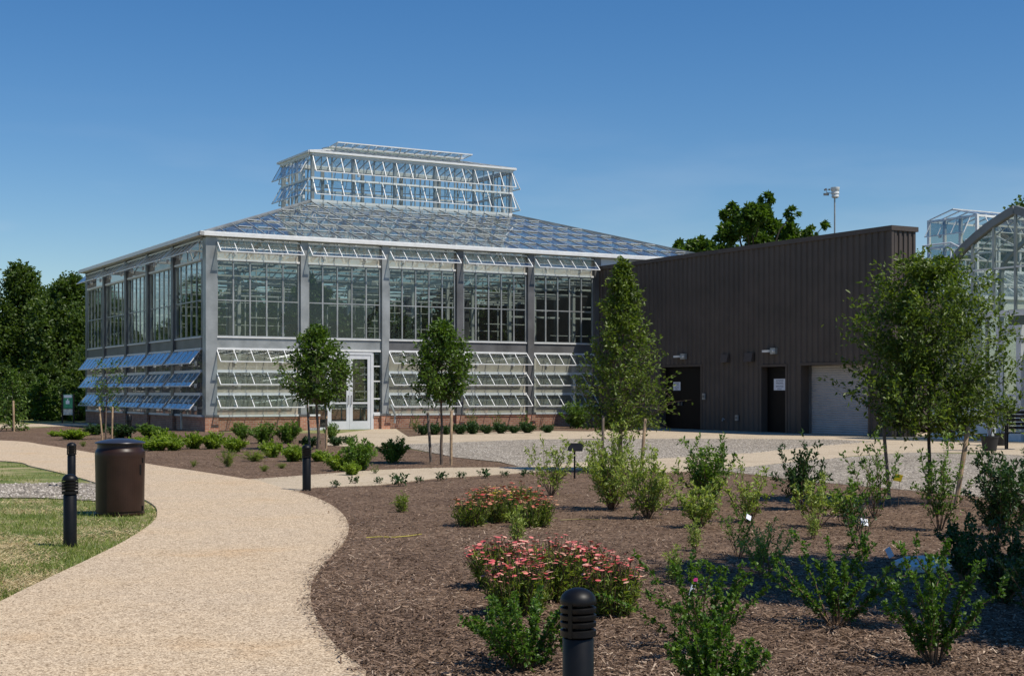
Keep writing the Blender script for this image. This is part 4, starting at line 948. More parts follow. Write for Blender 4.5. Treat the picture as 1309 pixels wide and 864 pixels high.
# ------------------------------------------------------------------ background trees
def lobe_tree_meshes(H, W, seed, n_lobes, n_leaf, leaf, lmat, zb=0.18, flat=1.0, lobes=None, open_=1.0):
    global rng
    rng = np.random.default_rng(seed); mb = MB(); tp = stem_path((0,0,-.1), (rng.normal(0,.02*W), 0, H*0.8), 0, 5, 0.01)
    mb.tube(tp, [W*.035*(1-.14*i) for i in range(6)], 8)
    if lobes is None:
        lobes = []
        for i in range(n_lobes):
            t = (i+.5)/n_lobes; z = H*(zb+(0.97-zb)*t); r = W/2*math.sin(min(1, 0.18+t*.95)*math.pi)**0.55*rng.uniform(.55,.95) if t < .93 else W*.08
            a = i*2.399; lr = W*rng.uniform(.11,.19)*(1.1-.35*t); lobes.append((math.cos(a)*max(0, r-lr*.6), math.sin(a)*max(0, r-lr*.6), min(z, H-lr*.8), lr))
    P = []; D = []; Rn = []; tot = sum(l[3]**2 for l in lobes)
    for x, y, z, lr in lobes:
        c = np.array([x, y, z]); a, _ = along(tp, min(.95, max(.15, (z-lr*1.8)/(H*.8)))); mb.tube(stem_path(a, c, .03, 3, .04), [W*.012, W*.009, W*.006, W*.003], 5, False)
        n = int(n_leaf*lr*lr/tot); nk = max(6, int(n/26)); k = nrm(rng.normal(size=(nk,3))); k *= (lr*rng.uniform(.45,1.12,nk)**.8)[:,None]*np.array([1,1,.8*flat]); 
        idx = rng.integers(0, nk, n); off = rng.normal(0, lr*.13*open_, (n,3)); pp = c+k[idx]+off
        P.append(pp); D.append(nrm(pp-c)*.6+rng.normal(0,.6,(n,3))+[0,0,.1]); sh = rng.uniform(-.2,.2,nk)[idx]; Rn.append((rng.random(n)*.6+.2+sh).clip(0,1))
    return mb.mesh('trunk', M['bark_dark']), foliage_mesh('crown', lmat, np.concatenate(P), np.concatenate(D), leaf, leaf*.62, np.concatenate(Rn), up=.3)
def put_tree(ms, x, y, label, group=None, sc=1.0, rz=0, name='broadleaf_tree', z=0):
    rt = empty(name, (x, y, z), label, 'tree', group, rz); rt.scale = (sc, sc, sc); link('trunk', ms[0], rt); link('crown', ms[1], rt); return rt
def pxY(px, Y): return (px-CX)/FPX*Y
wt = [lobe_tree_meshes(9.0, 7.6, 11, 40, 26000, .24, M['leaf_oak'], .08, open_=1.4), lobe_tree_meshes(8.2, 7.2, 12, 38, 24000, .24, M['leaf_oak'], .06, open_=1.4), lobe_tree_meshes(7.4, 8.4, 13, 38, 24000, .24, M['leaf_oak'], .05, open_=1.4)]
gw = 'dark woodland trees left of the greenhouse'
for k, (px, Y, i, sc, lab) in enumerate(((30, 78, 0, 1.02, 'tall dark green woodland tree with the highest rounded crown at the left edge'),
    (88, 76, 1, 1.02, 'dark green woodland tree whose crown touches the left corner of the greenhouse eave'),
    (-40, 80, 0, 1.0, 'dark woodland tree cut by the left edge of the photo'),
    (58, 90, 2, 1.15, 'broad lower woodland tree in the gap between the two tall crowns'),
    (122, 88, 2, 1.0, 'dark woodland tree half hidden behind the far left corner of the greenhouse'),
    (-130, 74, 1, 1.05, 'dark woodland tree beyond the left edge of the photo'), (-230, 70, 0, .95, 'dark woodland tree farther out to the left of the photo'), (-340, 62, 2, 1.05, 'dark woodland tree well to the left of the photo'))):
    Y *= 1.42; put_tree(wt[i], pxY(px, Y), Y, lab, gw, sc*1.24, k*1.3+.4)
wh = ['the far end of the side wall', 'the side wall windows', 'the corner column', 'the first front bay', 'the right half of the first front bay', 'the second front bay', 'the entrance door', 'the third front bay', 'the right of the third front bay', 'the fourth front bay', 'the last front bay']
for k, (px, i, sc) in enumerate(((165,2,.95),(212,1,.95),(262,2,1.0),(310,1,1.0),(362,0,.9),(415,2,1.0),(468,1,1.0),(525,2,1.0),(582,1,1.0),(645,2,1.0),(710,1,.95))):
    Y = 84+(k*5)%9; put_tree(wt[i], pxY(px, Y), Y, 'green tree seen through the greenhouse at '+wh[k], 'trees behind the greenhouse', sc, k*2.1)
us = lobe_tree_meshes(2.4, 2.6, 21, 14, 5000, .15, M['leaf_tree'], .05)
for k, (px, py, sc, lab) in enumerate(((52, 538, 1.0, 'low lighter green bush at the foot of the woodland, left of the green sign'), (-20, 540, 1.0, 'low green bush at the woodland foot at the left edge'), (100, 538, .7, 'low green bush at the woodland foot just right of the green sign'), (70, 537, .6, 'small green bush directly behind the green sign posts'))):
    x, y = gp(px, py); put_tree(us, x, y, lab, 'bushes along the woodland foot', sc, k, 'bush')['category'] = 'bush'
ud = lobe_tree_meshes(2.9, 4.2, 22, 18, 8000, .17, M['leaf_oak'], .04)
for k, (px, sc, lab) in enumerate(((-45,1,'just past the left edge'),(2,1,'at the left edge'),(30,.85,'behind the slim small tree'),(60,1.05,'left of the green sign'),(84,.8,'right behind the green sign'),(108,1,'at the far corner of the greenhouse'),(130,.9,'hidden behind the far corner of the greenhouse'))):
    Y = 76+(k*3)%5; put_tree(ud, pxY(px, Y), Y, 'dark undergrowth bush before the woodland, '+lab, 'dark undergrowth bushes before the woodland', sc, k*1.9, 'bush')['category'] = 'bush'
# big tree beyond the dark building: rugged separate lobes read off its outline
Yb = 80; lob = []
for px, py, r in ((880,305,13),(893,300,12),(905,306,14),(925,292,14),(945,282,15),(938,262,12),(958,268,16),(975,256,13),(965,300,17),(985,275,15),(1000,270,12),(1012,282,13),(1005,298,16),(1025,292,12),(1040,284,8),(1046,281,4),(870,298,6),(866,312,8),(915,318,17),(950,320,20),(990,320,20),(1022,316,16),(972,248,7),(1013,262,7),(935,256,6)):
    lob.append((pxY(px, Yb)-pxY(958, Yb), ((px*7+py)%11-5)*.45, hz(py+12, Yb), r*.90*Yb/FPX))
tb = lobe_tree_meshes(10.6, 6.5, 31, 0, 19000, .28, M['leaf_tree'], lobes=lob, open_=.9)
put_tree(tb, pxY(958, Yb), Yb, 'large bright green tree with ragged lobes rising beyond the dark building')
put_tree(wt[1], pxY(1316, 84), 84, 'green treetop peeking over the arched glasshouse at the right edge', None, 1.57, 1)
us2 = lobe_tree_meshes(9.0, 5.8, 77, 44, 30000, .2, M['leaf_tree'], .55)
put_tree(us2, 7.7, 8.5, 'broad shade tree standing just outside the right edge that darkens the bed', None, 1.0, 0.6, 'shade_tree')

# ------------------------------------------------------------------ young staked trees
egg = lambda t: math.sin(min(1, (t*0.96+.12))**.75*math.pi)**.7
cone = lambda t: (1-t)**.95*(0.55+.45*min(1, t/.15)) if t < .93 else .05
tear = lambda t: max(.05, math.sin(min(1, t*.93+.07)**.62*math.pi)**.8)
rnd_ = lambda t: max(.08, math.sin((t*.88+.10)*math.pi)**.65)
ty = 'young staked trees in the beds'
young_tree('rounded young tree with dense crown in front of the greenhouse entrance', ty, 406, 575, 422, 90, 508, tear, 64, 11, 8, .118, M['leaf_tree'], M['bark'], seed=3, gaps=.3, rise=.75, trunk_r=.045)
young_tree('oval young tree with dense crown on its own before the third greenhouse bay', ty, 564.5, 594, 415, 80, 506, tear, 64, 11, 8, .10, M['leaf_tree'], M['bark'], seed=4, gaps=.35, rise=.75, trunk_r=.035)
young_tree('tall conical olive green tree before the corner of greenhouse and dark building', ty, 795, 603, 336, 142, 546, cone, 120, 11, 8, .082, M['leaf_elm'], M['bark'], seed=15, trunk_r=.045, rise=.45, gaps=.15, jit=(.82, 1.12))
young_tree('wide spreading tree with a thin dark trunk before the white paneled corner on the right', ty, 1188, 645, 333, 232, 543, lambda t: max(.06, math.sin(min(1, t*.76+.15)**.78*math.pi)**.85), 120, 16, 9, .074, M['leaf_elm'], M['bark_dark'], seed=6, trunk_r=.03, rise=.6, gaps=.35, lw=.5)
young_tree('thin sparse sapling tied between two stakes before the shaded side of the greenhouse', ty, 136, 562, 462, 54, 522, lambda t: .35+.65*abs(math.sin(t*7)), 14, 5, 5, .11, M['leaf_tree'], M['bark'], seed=8, trunk_r=.03, gaps=.5)
young_tree('slim small tree with one stake at the far left edge', ty, 16, 551, 478, 30, 548, egg, 26, 6, 6, .15, M['leaf_tree'], M['bark'], seed=9, trunk_r=.03)
def stake(px0, py0, px1, py1, lab, mat='wood', r=.03):
    X, Y = gp(px0, py0); rt = MB(); top = (pxY(px1, Y)-X, 0, hz(py1, Y)); t2 = Vector(top)
    rt.tube([(0,0,-.05), tuple(t2*.5), tuple(t2*.985), tuple(t2)], [r, r*.95, r*.95, r*.6], 8)
    o = rt.build('wooden_stake', M[mat], None, loc=(X, Y, 0)); tag(o, lab, 'stake', 'wooden stakes beside young trees')
for a in ((396,573,392.5,508,'dark weathered stake leaning left of the rounded tree by the entrance','wood_dark'),(417,574,417.5,524,'pale upright stake right of the rounded tree by the entrance'),
          (551,591,547,527,'dark topped stake left of the oval tree by the third bay','wood_dark'),(576.5,595,577,525,'pale upright stake right of the oval tree by the third bay'),
          (770,606,771,531,'grey stake behind the shrubs left of the conical tree','wood_dark',.026),(819,606,825,535,'brown stake leaning right among the shrubs by the conical tree','wood'),
          (1138,647,1129,541,'grey stake leaning left beside the wide tree trunk','wood_dark',.024),(1221,648,1238,545,'pale stake leaning strongly right of the wide tree trunk','wood',.034),
          (131,562,127,520,'left stake of the sparse sapling by the shaded greenhouse side'),(143,562,144,520,'right stake of the sparse sapling by the shaded greenhouse side'),(18,552,17,512,'stake beside the slim small tree at far left','wood',.04)):
    stake(*a)

# ------------------------------------------------------------------ shrubs of the foreground bed
gs_ = 'shrubs planted in the foreground mulch bed'
S = [ # px, py, top, w, label, kwargs
 (704,634,553,72,'airy pale green shrub left of the black plant label',dict(n_stem=16,n_twig=10,n_leaf=3.2,leaf=.05,mat='leaf_holly',lw=.42,bare=.2)),
 (782,652,541,88,'tallest dense bright green shrub right of the black plant label',dict(n_stem=34,n_twig=14,n_leaf=4.5,leaf=.05,mat='leaf_holly',lw=.4,bare=.12)),
 (828,664,568,74,'bright green shrub against the right side of the tallest dense one',dict(n_stem=24,n_twig=12,n_leaf=4.2,leaf=.048,mat='leaf_holly',lw=.4,bare=.15)),
 (894,675,612,66,'lighter leafy shrub in front of the dark rounded one in mid bed',dict(n_stem=20,n_twig=11,n_leaf=4,leaf=.045,mat='leaf_holly',lw=.45,bare=.18)),
 (903,652,553,74,'rounded darker green shrub at centre right near the gravel',dict(n_stem=26,n_twig=13,n_leaf=4.5,leaf=.055,mat='leaf_shrub',lw=.42,bare=.2)),
 (958,668,590,70,'loose light green shrub right of the rounded dark one',dict(n_stem=16,n_twig=10,n_leaf=3.5,leaf=.045,mat='leaf_holly',lw=.45,bare=.2)),
 (945,712,640,60,'sparse twiggy shrub holding a pale blue tag',dict(n_stem=9,n_twig=9,n_leaf=2.6,leaf=.036,mat='leaf_shrub',lw=.45,bare=.25)),
 (976,738,660,64,'sparse light shrub with white litter at its foot',dict(n_stem=12,n_twig=10,n_leaf=3,leaf=.036,mat='leaf_holly',lw=.45,bare=.22)),
 (1022,652,560,66,'dark leaved upright shrub before the gravel in right middle',dict(n_stem=20,n_twig=12,n_leaf=4,leaf=.055,mat='leaf_dark',lw=.45,bare=.25)),
 (1045,675,604,64,'yellow green shrub with bare stems in front of the dark leaved upright one',dict(n_stem=14,n_twig=10,n_leaf=3.6,leaf=.045,mat='leaf_holly',lw=.45,bare=.35)),
 (1083,672,610,66,'loose green shrub left of the yellow tag',dict(n_stem=14,n_twig=10,n_leaf=3.4,leaf=.046,mat='leaf_shrub',lw=.45,bare=.2)),
 (1119,662,552,76,'tall open shrub with spreading arms above the yellow tag',dict(n_stem=13,n_twig=10,n_leaf=3.0,leaf=.052,mat='leaf_shrub',lw=.45,bare=.25)),
 (1098,702,640,46,'small twiggy shrub carrying a white tag',dict(n_stem=8,n_twig=7,n_leaf=1.6,leaf=.04,mat='leaf_dark',lw=.5,bare=.3,stem_r=.007)),
 (1201,679,558,64,'tall narrow shrub in front of the wide tree trunk',dict(n_stem=14,n_twig=13,n_leaf=4.2,leaf=.045,mat='leaf_shrub',lw=.45,bare=.2)),
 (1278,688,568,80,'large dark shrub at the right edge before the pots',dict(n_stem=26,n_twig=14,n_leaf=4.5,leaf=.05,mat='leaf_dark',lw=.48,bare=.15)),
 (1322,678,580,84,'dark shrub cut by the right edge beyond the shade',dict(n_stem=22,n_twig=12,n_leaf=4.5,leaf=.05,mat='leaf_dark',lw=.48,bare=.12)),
 (1067,800,672,140,'open V shaped shrub with arching stems left of the pale slab',dict(n_stem=17,n_twig=26,n_leaf=3.5,leaf=.026,mat='leaf_near',lw=.72,bare=.14,upright=.9,twig=.09,spread=1.25)),
 (1194,850,692,132,'vase shaped near shrub in front of the pale slab at lower right',dict(n_stem=19,n_twig=30,n_leaf=3.5,leaf=.024,mat='leaf_near',lw=.72,bare=.14,upright=.9,twig=.09,spread=1.2)),
 (900,832,693,180,'spreading near shrub with a pink and white tag',dict(n_stem=17,n_twig=28,n_leaf=3.5,leaf=.024,mat='leaf_near',lw=.72,bare=.14,upright=.9,twig=.09,spread=1.2)),
 (916,910,780,124,'dense near shrub at the bottom edge below the one with the pink tag',dict(n_stem=24,n_twig=26,n_leaf=4.5,leaf=.022,mat='leaf_near',lw=.72,bare=.1,upright=.7,twig=.1)),
 (672,857,745,150,'low sprawling shrub between pink flowers and the near bollard',dict(n_stem=24,n_twig=26,n_leaf=4.3,leaf=.023,mat='leaf_near',lw=.7,bare=.14,upright=.5,twig=.12,spread=1.15)),
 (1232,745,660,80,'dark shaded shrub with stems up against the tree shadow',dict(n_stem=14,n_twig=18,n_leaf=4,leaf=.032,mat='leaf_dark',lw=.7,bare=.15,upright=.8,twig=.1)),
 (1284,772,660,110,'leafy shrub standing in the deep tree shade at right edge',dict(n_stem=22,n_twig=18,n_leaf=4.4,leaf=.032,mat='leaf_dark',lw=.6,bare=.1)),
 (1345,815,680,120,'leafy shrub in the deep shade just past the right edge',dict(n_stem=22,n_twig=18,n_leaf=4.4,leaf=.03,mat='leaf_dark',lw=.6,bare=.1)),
]
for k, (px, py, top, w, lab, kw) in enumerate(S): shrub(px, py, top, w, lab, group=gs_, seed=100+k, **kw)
# small sprouts along the walk and in the open mulch
sp = shrub_mesh(.24, .34, 7, 4, 2.4, .075, M['leaf_dark'], seed=41, lw=.6, bare=.3, stem_r=.004)
spots = ((429,623),(453,619),(484,618.5),(510,622),(535,617.5),(564,615),(590,612),(620,611.5),(645,610),(670,610))
names_ = ['nearest the dark bollard','second from the dark bollard','third from the dark bollard','tallest in the middle of the row','just right of the tallest one','below the oval tree stakes','right of the oval tree stakes','above the yellow tag','just right of the yellow tag','last before the airy pale shrub']
for k, (px, py) in enumerate(spots): put_shrub(sp, px, py, 'tiny leafy sprout along the walk, '+names_[k], 'sprouts along the edge of the walk', 'sprout', 'sprout', sc=[.5,.6,.5,.95,.5,.7,.55,.75,.5,.6][k], rz=k*1.7)
fw = shrub_mesh(.30, .22, 16, 7, 5, .04, M['leaf_grassy'], seed=43, lw=.25, bare=.05, stem_r=.003)
put_shrub(fw, 514, 655, 'small dark feathery tuft alone in the open mulch by the path', None, 'plant', 'feathery_plant')
fw2 = shrub_mesh(.42, .22, 12, 8, 4, .045, M['leaf_holly'], seed=44, lw=.3, bare=.1, stem_r=.003)
put_shrub(fw2, 661, 697, 'pale grey green upright sprig between the two yarrow patches', None, 'plant', 'upright_plant')
for px, py, lab in ((1040,690,'little green sprig under the yellow green shrub'),(862,748,'single leafy shoot left of the pink tagged shrub'),(888,705,'single leafy shoot above the pink tagged shrub')): put_shrub(fw2, px, py, lab, 'loose shoots in the foreground bed', 'plant', 'upright_plant', sc=.8)

# yarrow patches
def yarrow(px, py, w, h, lab, n, fmat, seed, fs=.035, grp='flowering yarrow mounds'):
    global rng
    rng = np.random.default_rng(seed); X, Y = gp(px, py); W = w*Y/FPX; H = h*Y/FPX*.92; rt = empty('yarrow', (X, Y, .005), lab, 'flowers', grp)
    mb = MB(); P = []; D = []; FV = []; FF = []; FR = []; nv = 0
    for i in range(int(n*1.35)):
        a = rng.uniform(0, 6.283); k = math.sqrt(rng.random()); e = np.array([math.cos(a)*W/2*k*1.3, math.sin(a)*W/2*k*1.2, H*(1-.25*k*k)*(rng.uniform(.72,1.14) if rng.random() < .8 else rng.uniform(.4,.8))])
        b = np.array([e[0]*.5, e[1]*.5, 0]); p = stem_path(b, e, .02, 3, .02); mb.tube(p, .0022, 3, False)
        m = 16; s = rng.uniform(.05,.80,m); q = np.array([along(p, t)[0] for t in s]); P.append(q+rng.normal(0,.012,(m,3))); D.append(rng.normal(0,.6,(m,3))+[0,0,.7])
        if e[2] > H*.62 and rng.random() < .80:
            r = fs*rng.uniform(.4,1.3); c = p[-1]; N = 7; t = rng.random(); tx, ty_ = rng.normal(0,.18,2)
            ring = [(c[0]+r*math.cos(6.283*j/N)*rng.uniform(.8,1.1), c[1]+r*math.sin(6.283*j/N)*rng.uniform(.8,1.1), c[2]+r*math.cos(6.283*j/N)*tx+r*math.sin(6.283*j/N)*ty_) for j in range(N)]
            FV += ring+[(c[0],c[1],c[2]+r*.16)]; FF += [(nv+j, nv+(j+1)%N, nv+N) for j in range(N)]; FR += [t]*(N+1); nv += N+1
    mb.build('stems', M['stem'], rt)
    link('foliage', foliage_mesh('foliage', M['leaf_grassy'], np.concatenate(P), np.concatenate(D), .055, .010, up=.2), rt)
    tag(link('flower_heads', np_mesh('flower_heads', np.array(FV), np.array(FF), fmat, np.array(FR)), rt), kind='stuff')
for px, py, w, h, lab, n, f in ((602,673,44,42,'dull red yarrow mound, leftmost of the far patch',110,'flower_red'),(641,668,50,44,'dull red yarrow mound in the middle of the far patch by the yellow tag',120,'flower_red'),(685,674,44,44,'dull red yarrow mound, rightmost of the far patch',110,'flower_red'),(622,650,44,30,'small red yarrow mound at the back left of the far patch',70,'flower_red'),(668,650,44,34,'red yarrow mound at the back right of the far patch',80,'flower_red')): yarrow(px, py, w, h, lab, n, M[f], px, .023)
M['flower_yellow'] = attr_mat('yellow_flower', [(0, (0.7, 0.45, 0.03)), (1, (0.85, 0.68, 0.10))])
yarrow(650, 660, 46, 42, 'few yellow flower heads at the back middle of the far patch', 22, M['flower_yellow'], 9, .02)
for px, py, w, h, lab, n in ((640,752,72,66,'pink yarrow mound at the left end of the near patch',170),(662,786,72,80,'pink yarrow mound at the front of the near patch above the sprawling shrub',180),(702,768,80,84,'pink yarrow mound in the middle of the near patch',200),(742,752,70,62,'pink yarrow mound at the back of the near patch',150),(782,788,62,82,'pink yarrow mound right of the near bollard top',170)): yarrow(px, py, w, h, lab, n, M['flower_pink'], px, .021)

# ------------------------------------------------------------------ planting before the greenhouse
gm = 'shrubs in the bed before the greenhouse'
mk = {'mid': shrub_mesh(1.15, 1.25, 26, 18, 6, .10, M['leaf_shrub'], seed=51, lw=.5, bare=.08), 'lime': shrub_mesh(.62, 1.15, 34, 12, 7, .11, M['leaf_lime'], seed=52, lw=.5, bare=.05, spread=1.1),
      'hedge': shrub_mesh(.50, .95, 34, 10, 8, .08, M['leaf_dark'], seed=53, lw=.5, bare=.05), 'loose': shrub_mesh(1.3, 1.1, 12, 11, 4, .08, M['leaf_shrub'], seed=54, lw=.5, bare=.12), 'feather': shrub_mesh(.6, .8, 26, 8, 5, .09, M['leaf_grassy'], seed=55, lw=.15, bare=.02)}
H0 = {'mid': 1.15, 'lime': .62, 'hedge': .5, 'loose': 1.3, 'feather': .6}
def mid_shrub(kind, px, py, top, w, lab, grp=gm, cat='shrub'):
    Y = gp(px, py)[1]; h = (py-top)*Y/FPX; W0 = {'mid': 1.05, 'lime': 1.0, 'hedge': .78, 'loose': 1.1, 'feather': .8}[kind]
    return put_shrub(mk[kind], px, py, lab, grp, cat, sc=h/H0[kind]*.88, sx=w*Y/FPX/W0, rz=px*.37)
for a in (('mid',460,602,546,44,'large dark leafy shrub between the mid bollard and the entrance door'),('mid',503,592,550,40,'dark leafy shrub standing alone right of the entrance'),
          ('lime',432,602,576,34,'yellow green shrub just right of the mid bollard'),('lime',408,590,574,28,'yellow green shrub behind the mid bollard'),('lime',375,590,566,36,'yellow green shrub left of the mid bollard'),
          ('feather',325,590,572,46,'feathery bright green clump in the mulch left of the mid bollard'),('feather',291,597,568,26,'taller feathery green clump beside the yellow green shrubs'),
          ('lime',347,585,560,30,'lime shrub in front of the brick plinth left of the young tree'),('mid',309,562,533,26,'dark green shrub against the brick plinth nearest the corner'),
          ('mid',337,567,532,32,'dark green shrub against the brick plinth of the first bay'),('mid',368,567,530,34,'dark green shrub against the plinth next to the left stake'),
          ('mid',424,562,534,18,'slim dark shrub against the door side of the brick plinth'),('hedge',396,572,556,24,'low dark shrub under the rounded young tree'),('hedge',430,570,556,20,'low dark shrub before the left door leaf'),('hedge',446,568,556,16,'low dark shrub before the right door leaf'),
          ('lime',300,578,556,30,'lime green shrub right of the greenhouse corner'),('lime',272,574,550,34,'bright green shrub at the greenhouse brick corner'),('lime',248,574,550,30,'bright green shrub left of the brick corner'),
          ('lime',212,572,546,30,'bright green shrub standing above the lime ground cover'),('lime',200,576,556,44,'long low lime ground cover shrub left of the corner'),('lime',180,574,556,40,'low lime shrub near the sparse sapling'),('lime',222,576,558,30,'low lime shrub right of the long ground cover'),
          ('lime',95,562,547,44,'low lime green shrub behind the far left bollard'),('lime',70,558,550,20,'little lime shrub left of the far left bollard'),
          ('hedge',154,560,540,34,'dark shrub in shade against the side of the greenhouse'),('mid',192,560,536,34,'dark shrub in shade below the side vents'),('hedge',122,556,540,30,'dark shrub in shade at the far end of the greenhouse side'),
          ('feather',248,597,586,12,'tiny green tuft alone in the mulch near the path'),('feather',106,571,562,10,'tiny green tuft in the mulch near the far left bollard'),('feather',360,599,590,16,'small green tuft in the mulch before the yellow green shrubs'),('feather',338,603,592,16,'second small green tuft near the edge of the bed'),
          ('lime',450,608,588,26,'olive low shrub at the front edge below the large dark one'),('loose',480,606,592,16,'small reddish twig shrub beside the large dark one')): mid_shrub(*a)
for k, px in enumerate((541,555,570,588,604,622,640,657,674,700)):
    mid_shrub('hedge', px, 556.5-k*.35, (541,538.5,542,540,537,541,538,542,537.5,541)[k], (17,21,16,20,22,17,21,16,22,18)[k], 'low dark hedge shrub along the brick plinth, '+['first','second','third','fourth','fifth','sixth','seventh','eighth','ninth','last'][k]+' from the entrance', 'low hedge shrubs along the brick plinth')
for k, (px, w, top) in enumerate(((531,20,526),(603,18,517),(635,18,522),(670,18,520))): mid_shrub('loose', px, 551.5, top, w, 'taller loose shrub behind the low hedge, '+['nearest the entrance','under the fourth bay column','in the middle of the fourth bay','nearest the dark building'][k], 'taller shrubs behind the low hedge')
mid_shrub('mid', 737, 548, 503, 36, 'tall dark bush in the corner between greenhouse and dark building', None)

# ------------------------------------------------------------------ bollards, bin, signs
def bollard_proto():
    rt = empty('bollard', (0,0,0), 'x', 'bollard'); Hh = .70
    m = MB(); m.lathe([(.064,0),(.064,.50),(.060,.505),(.045,.51)], 32); m.build('post', M['black'], rt)
    m = MB(); m.lathe([(.045,.50),(.045,.655)], 24); m.build('lamp_core', M['black'], rt)
    m = MB(); m.lathe([(.050,.506),(.0735,.512),(.0735,.536),(.066,.540),(.050,.541)], 32); m.build('collar', M['black'], rt)
    g = MB(); g.lathe([(.050,0.004),(.0725,-.006),(.074,0.0),(.074,.012),(.068,.016),(.050,.018)], 32); me = g.mesh('louver_ring', M['black'])
    for k in range(3): link('louver_ring', me, rt, (0,0,.556+.029*k))
    m = MB(); pr = [(.050,.642),(.073,.640),(.0745,.646)]+[(.0745*math.cos(a), .650+.056*math.sin(a)) for a in np.linspace(0.1, 1.45, 8)]
    m.lathe(pr, 32); m.build('dome_cap', M['black'], rt)
    for s_ in (-1, 1):
        m = MB(); m.box(s_*.0735-.004, s_*.0735+.004, -.008, .008, .51, .65); m.build('louver_strut', M['black'], rt)
    return rt
bp_ = bollard_proto(); gb = 'black louvred bollard lights along the path'
bl = [((*gp(89.5, 698.5), .0), 'black louvred bollard light in the turf left of the litter bin'), ((*gp(91.5, 622.5), .0), 'black louvred bollard seen directly behind the top of the turf one'),
      ((*gp(392, 627.5), .0), 'black louvred bollard at the tip of the walk and path junction'), ((pxY(739, 5.78), 5.78, .0), 'black louvred bollard nearest the camera at the bottom edge')]
for k, (p, lab) in enumerate(bl):
    o = bp_ if k == 0 else copy_tree(bp_); o.location = p; o.rotation_euler.z = (.3, .9, -.6, R(62))[k]; tag(o, lab, 'bollard', gb)
bl[0][0]
mini = MB(); mini.lathe([(.08,0),(.08,.55),(.095,.56),(.095,.7),(.06,.76)], 16); X_, Y_ = gp(165, 560)
tag(mini.build('bollard', M['black'], None, loc=(X_, Y_, 0)), 'tiny far bollard in the shaded bed right of the sparse sapling', 'bollard', gb)
# litter bin
X_, Y_ = gp(153.5, 658); lb = empty('litter_bin', (X_, Y_, 0), 'tall round dark brown litter bin with a domed lid on the turf by the path', 'litter bin', rz=R(20))
m = MB(); m.lathe([(.285,0),(.292,.01),(.292,.035),(.287,.04),(.289,.30),(.293,.55),(.297,.72),(.297,.765),(.290,.785),(.272,.81),(.268,.82),(.268,.868)], 64); m.build('body', M['can'], lb)
m = MB(); m.lathe([(.25,.869),(.292,.872),(.300,.880),(.296,.888),(.24,.905),(.14,.925),(.05,.934),(.01,.935)], 64); m.build('lid', M['can_lid'], lb)
m = MB(); n_ = 16; a0, a1 = R(-125), R(-38); vs = []; 
for r in (.296, .301):
    for z in (.06, .70):
        for k in range(n_+1): a = a0+(a1-a0)*k/n_; rr = r+.006*(z/.7); vs.append((rr*math.cos(a), rr*math.sin(a), z))
q = n_+1; fs = []
for k in range(n_): fs += [(2*q+k, 2*q+k+1, 3*q+k+1, 3*q+k), (q+k, 3*q+k, 3*q+k+1, q+k+1), (k, k+1, 2*q+k+1, 2*q+k)]
fs += [(0, 2*q, 3*q, q), (n_, q+n_, 3*q+n_, 2*q+n_)]; m.add(vs, fs); dr = m.build('door', M['can'], lb)
a = a1-.1; m = MB(); m.bar((.305*math.cos(a), .305*math.sin(a), .50), (.305*math.cos(a), .305*math.sin(a), .62), .02, .02); m.build('latch', M['black'], dr)
for z in (.06, .64): m = MB(); m.tube([(.303*math.cos(a1+.06), .303*math.sin(a1+.06), z), (.303*math.cos(a1+.06), .303*math.sin(a1+.06), z+.06)], .012, 8); m.build('hinge', M['black'], lb)
m = MB(); m.lathe([(.27,-.03),(.27,.0)], 32); m.build('base_ring', M['black'], lb)
# plant label on a post
X_, Y_ = gp(734.5, 612); pl = empty('plant_label', (X_, Y_, 0), 'black tilted plant label on a thin post at the back of the bed', 'sign')
m = MB(); m.bar((0,0,-.02),(0,0,.52),.03); m.build('post', M['black'], pl)
m = MB(); m.add([(-.13,-.07,.48),(.13,-.07,.48),(.17,.09,.60),(-.09,.09,.60),(-.13,-.07,.495),(.13,-.07,.495),(.17,.09,.615),(-.09,.09,.615)],[(0,3,2,1),(4,5,6,7),(0,1,5,4),(1,2,6,5),(2,3,7,6),(3,0,4,7)]); m.build('plaque', M['black'], pl)
# green sign by the woodland
X_, Y_ = gp(87, 541); gsn = empty('trail_sign', (X_, Y_, 0), 'green and white sign on two posts before the woodland', 'sign')
m = MB(); m.box(-.30,-.24,-.03,.03,0,1.4); m.box(.24,.30,-.03,.03,0,1.4); m.each('post', M['bark_dark'], gsn)
m = MB(); m.box(-.22,.22,-.02,.02,.72,1.38); pn = m.build('panel', M['green_sign'], gsn)
m = MB(); m.box(-.2,.2,-.025,-.021,1.22,1.35); m.box(-.1,.08,-.025,-.021,.92,1.08); m.box(-.04,.02,-.026,-.0255,1.0,1.16); m.each('emblem', M['paper'], pn)
m = MB(); m.box(-.22,.22,-.02,.02,.40,.68); m.build('lower_panel', M['slab'], gsn)
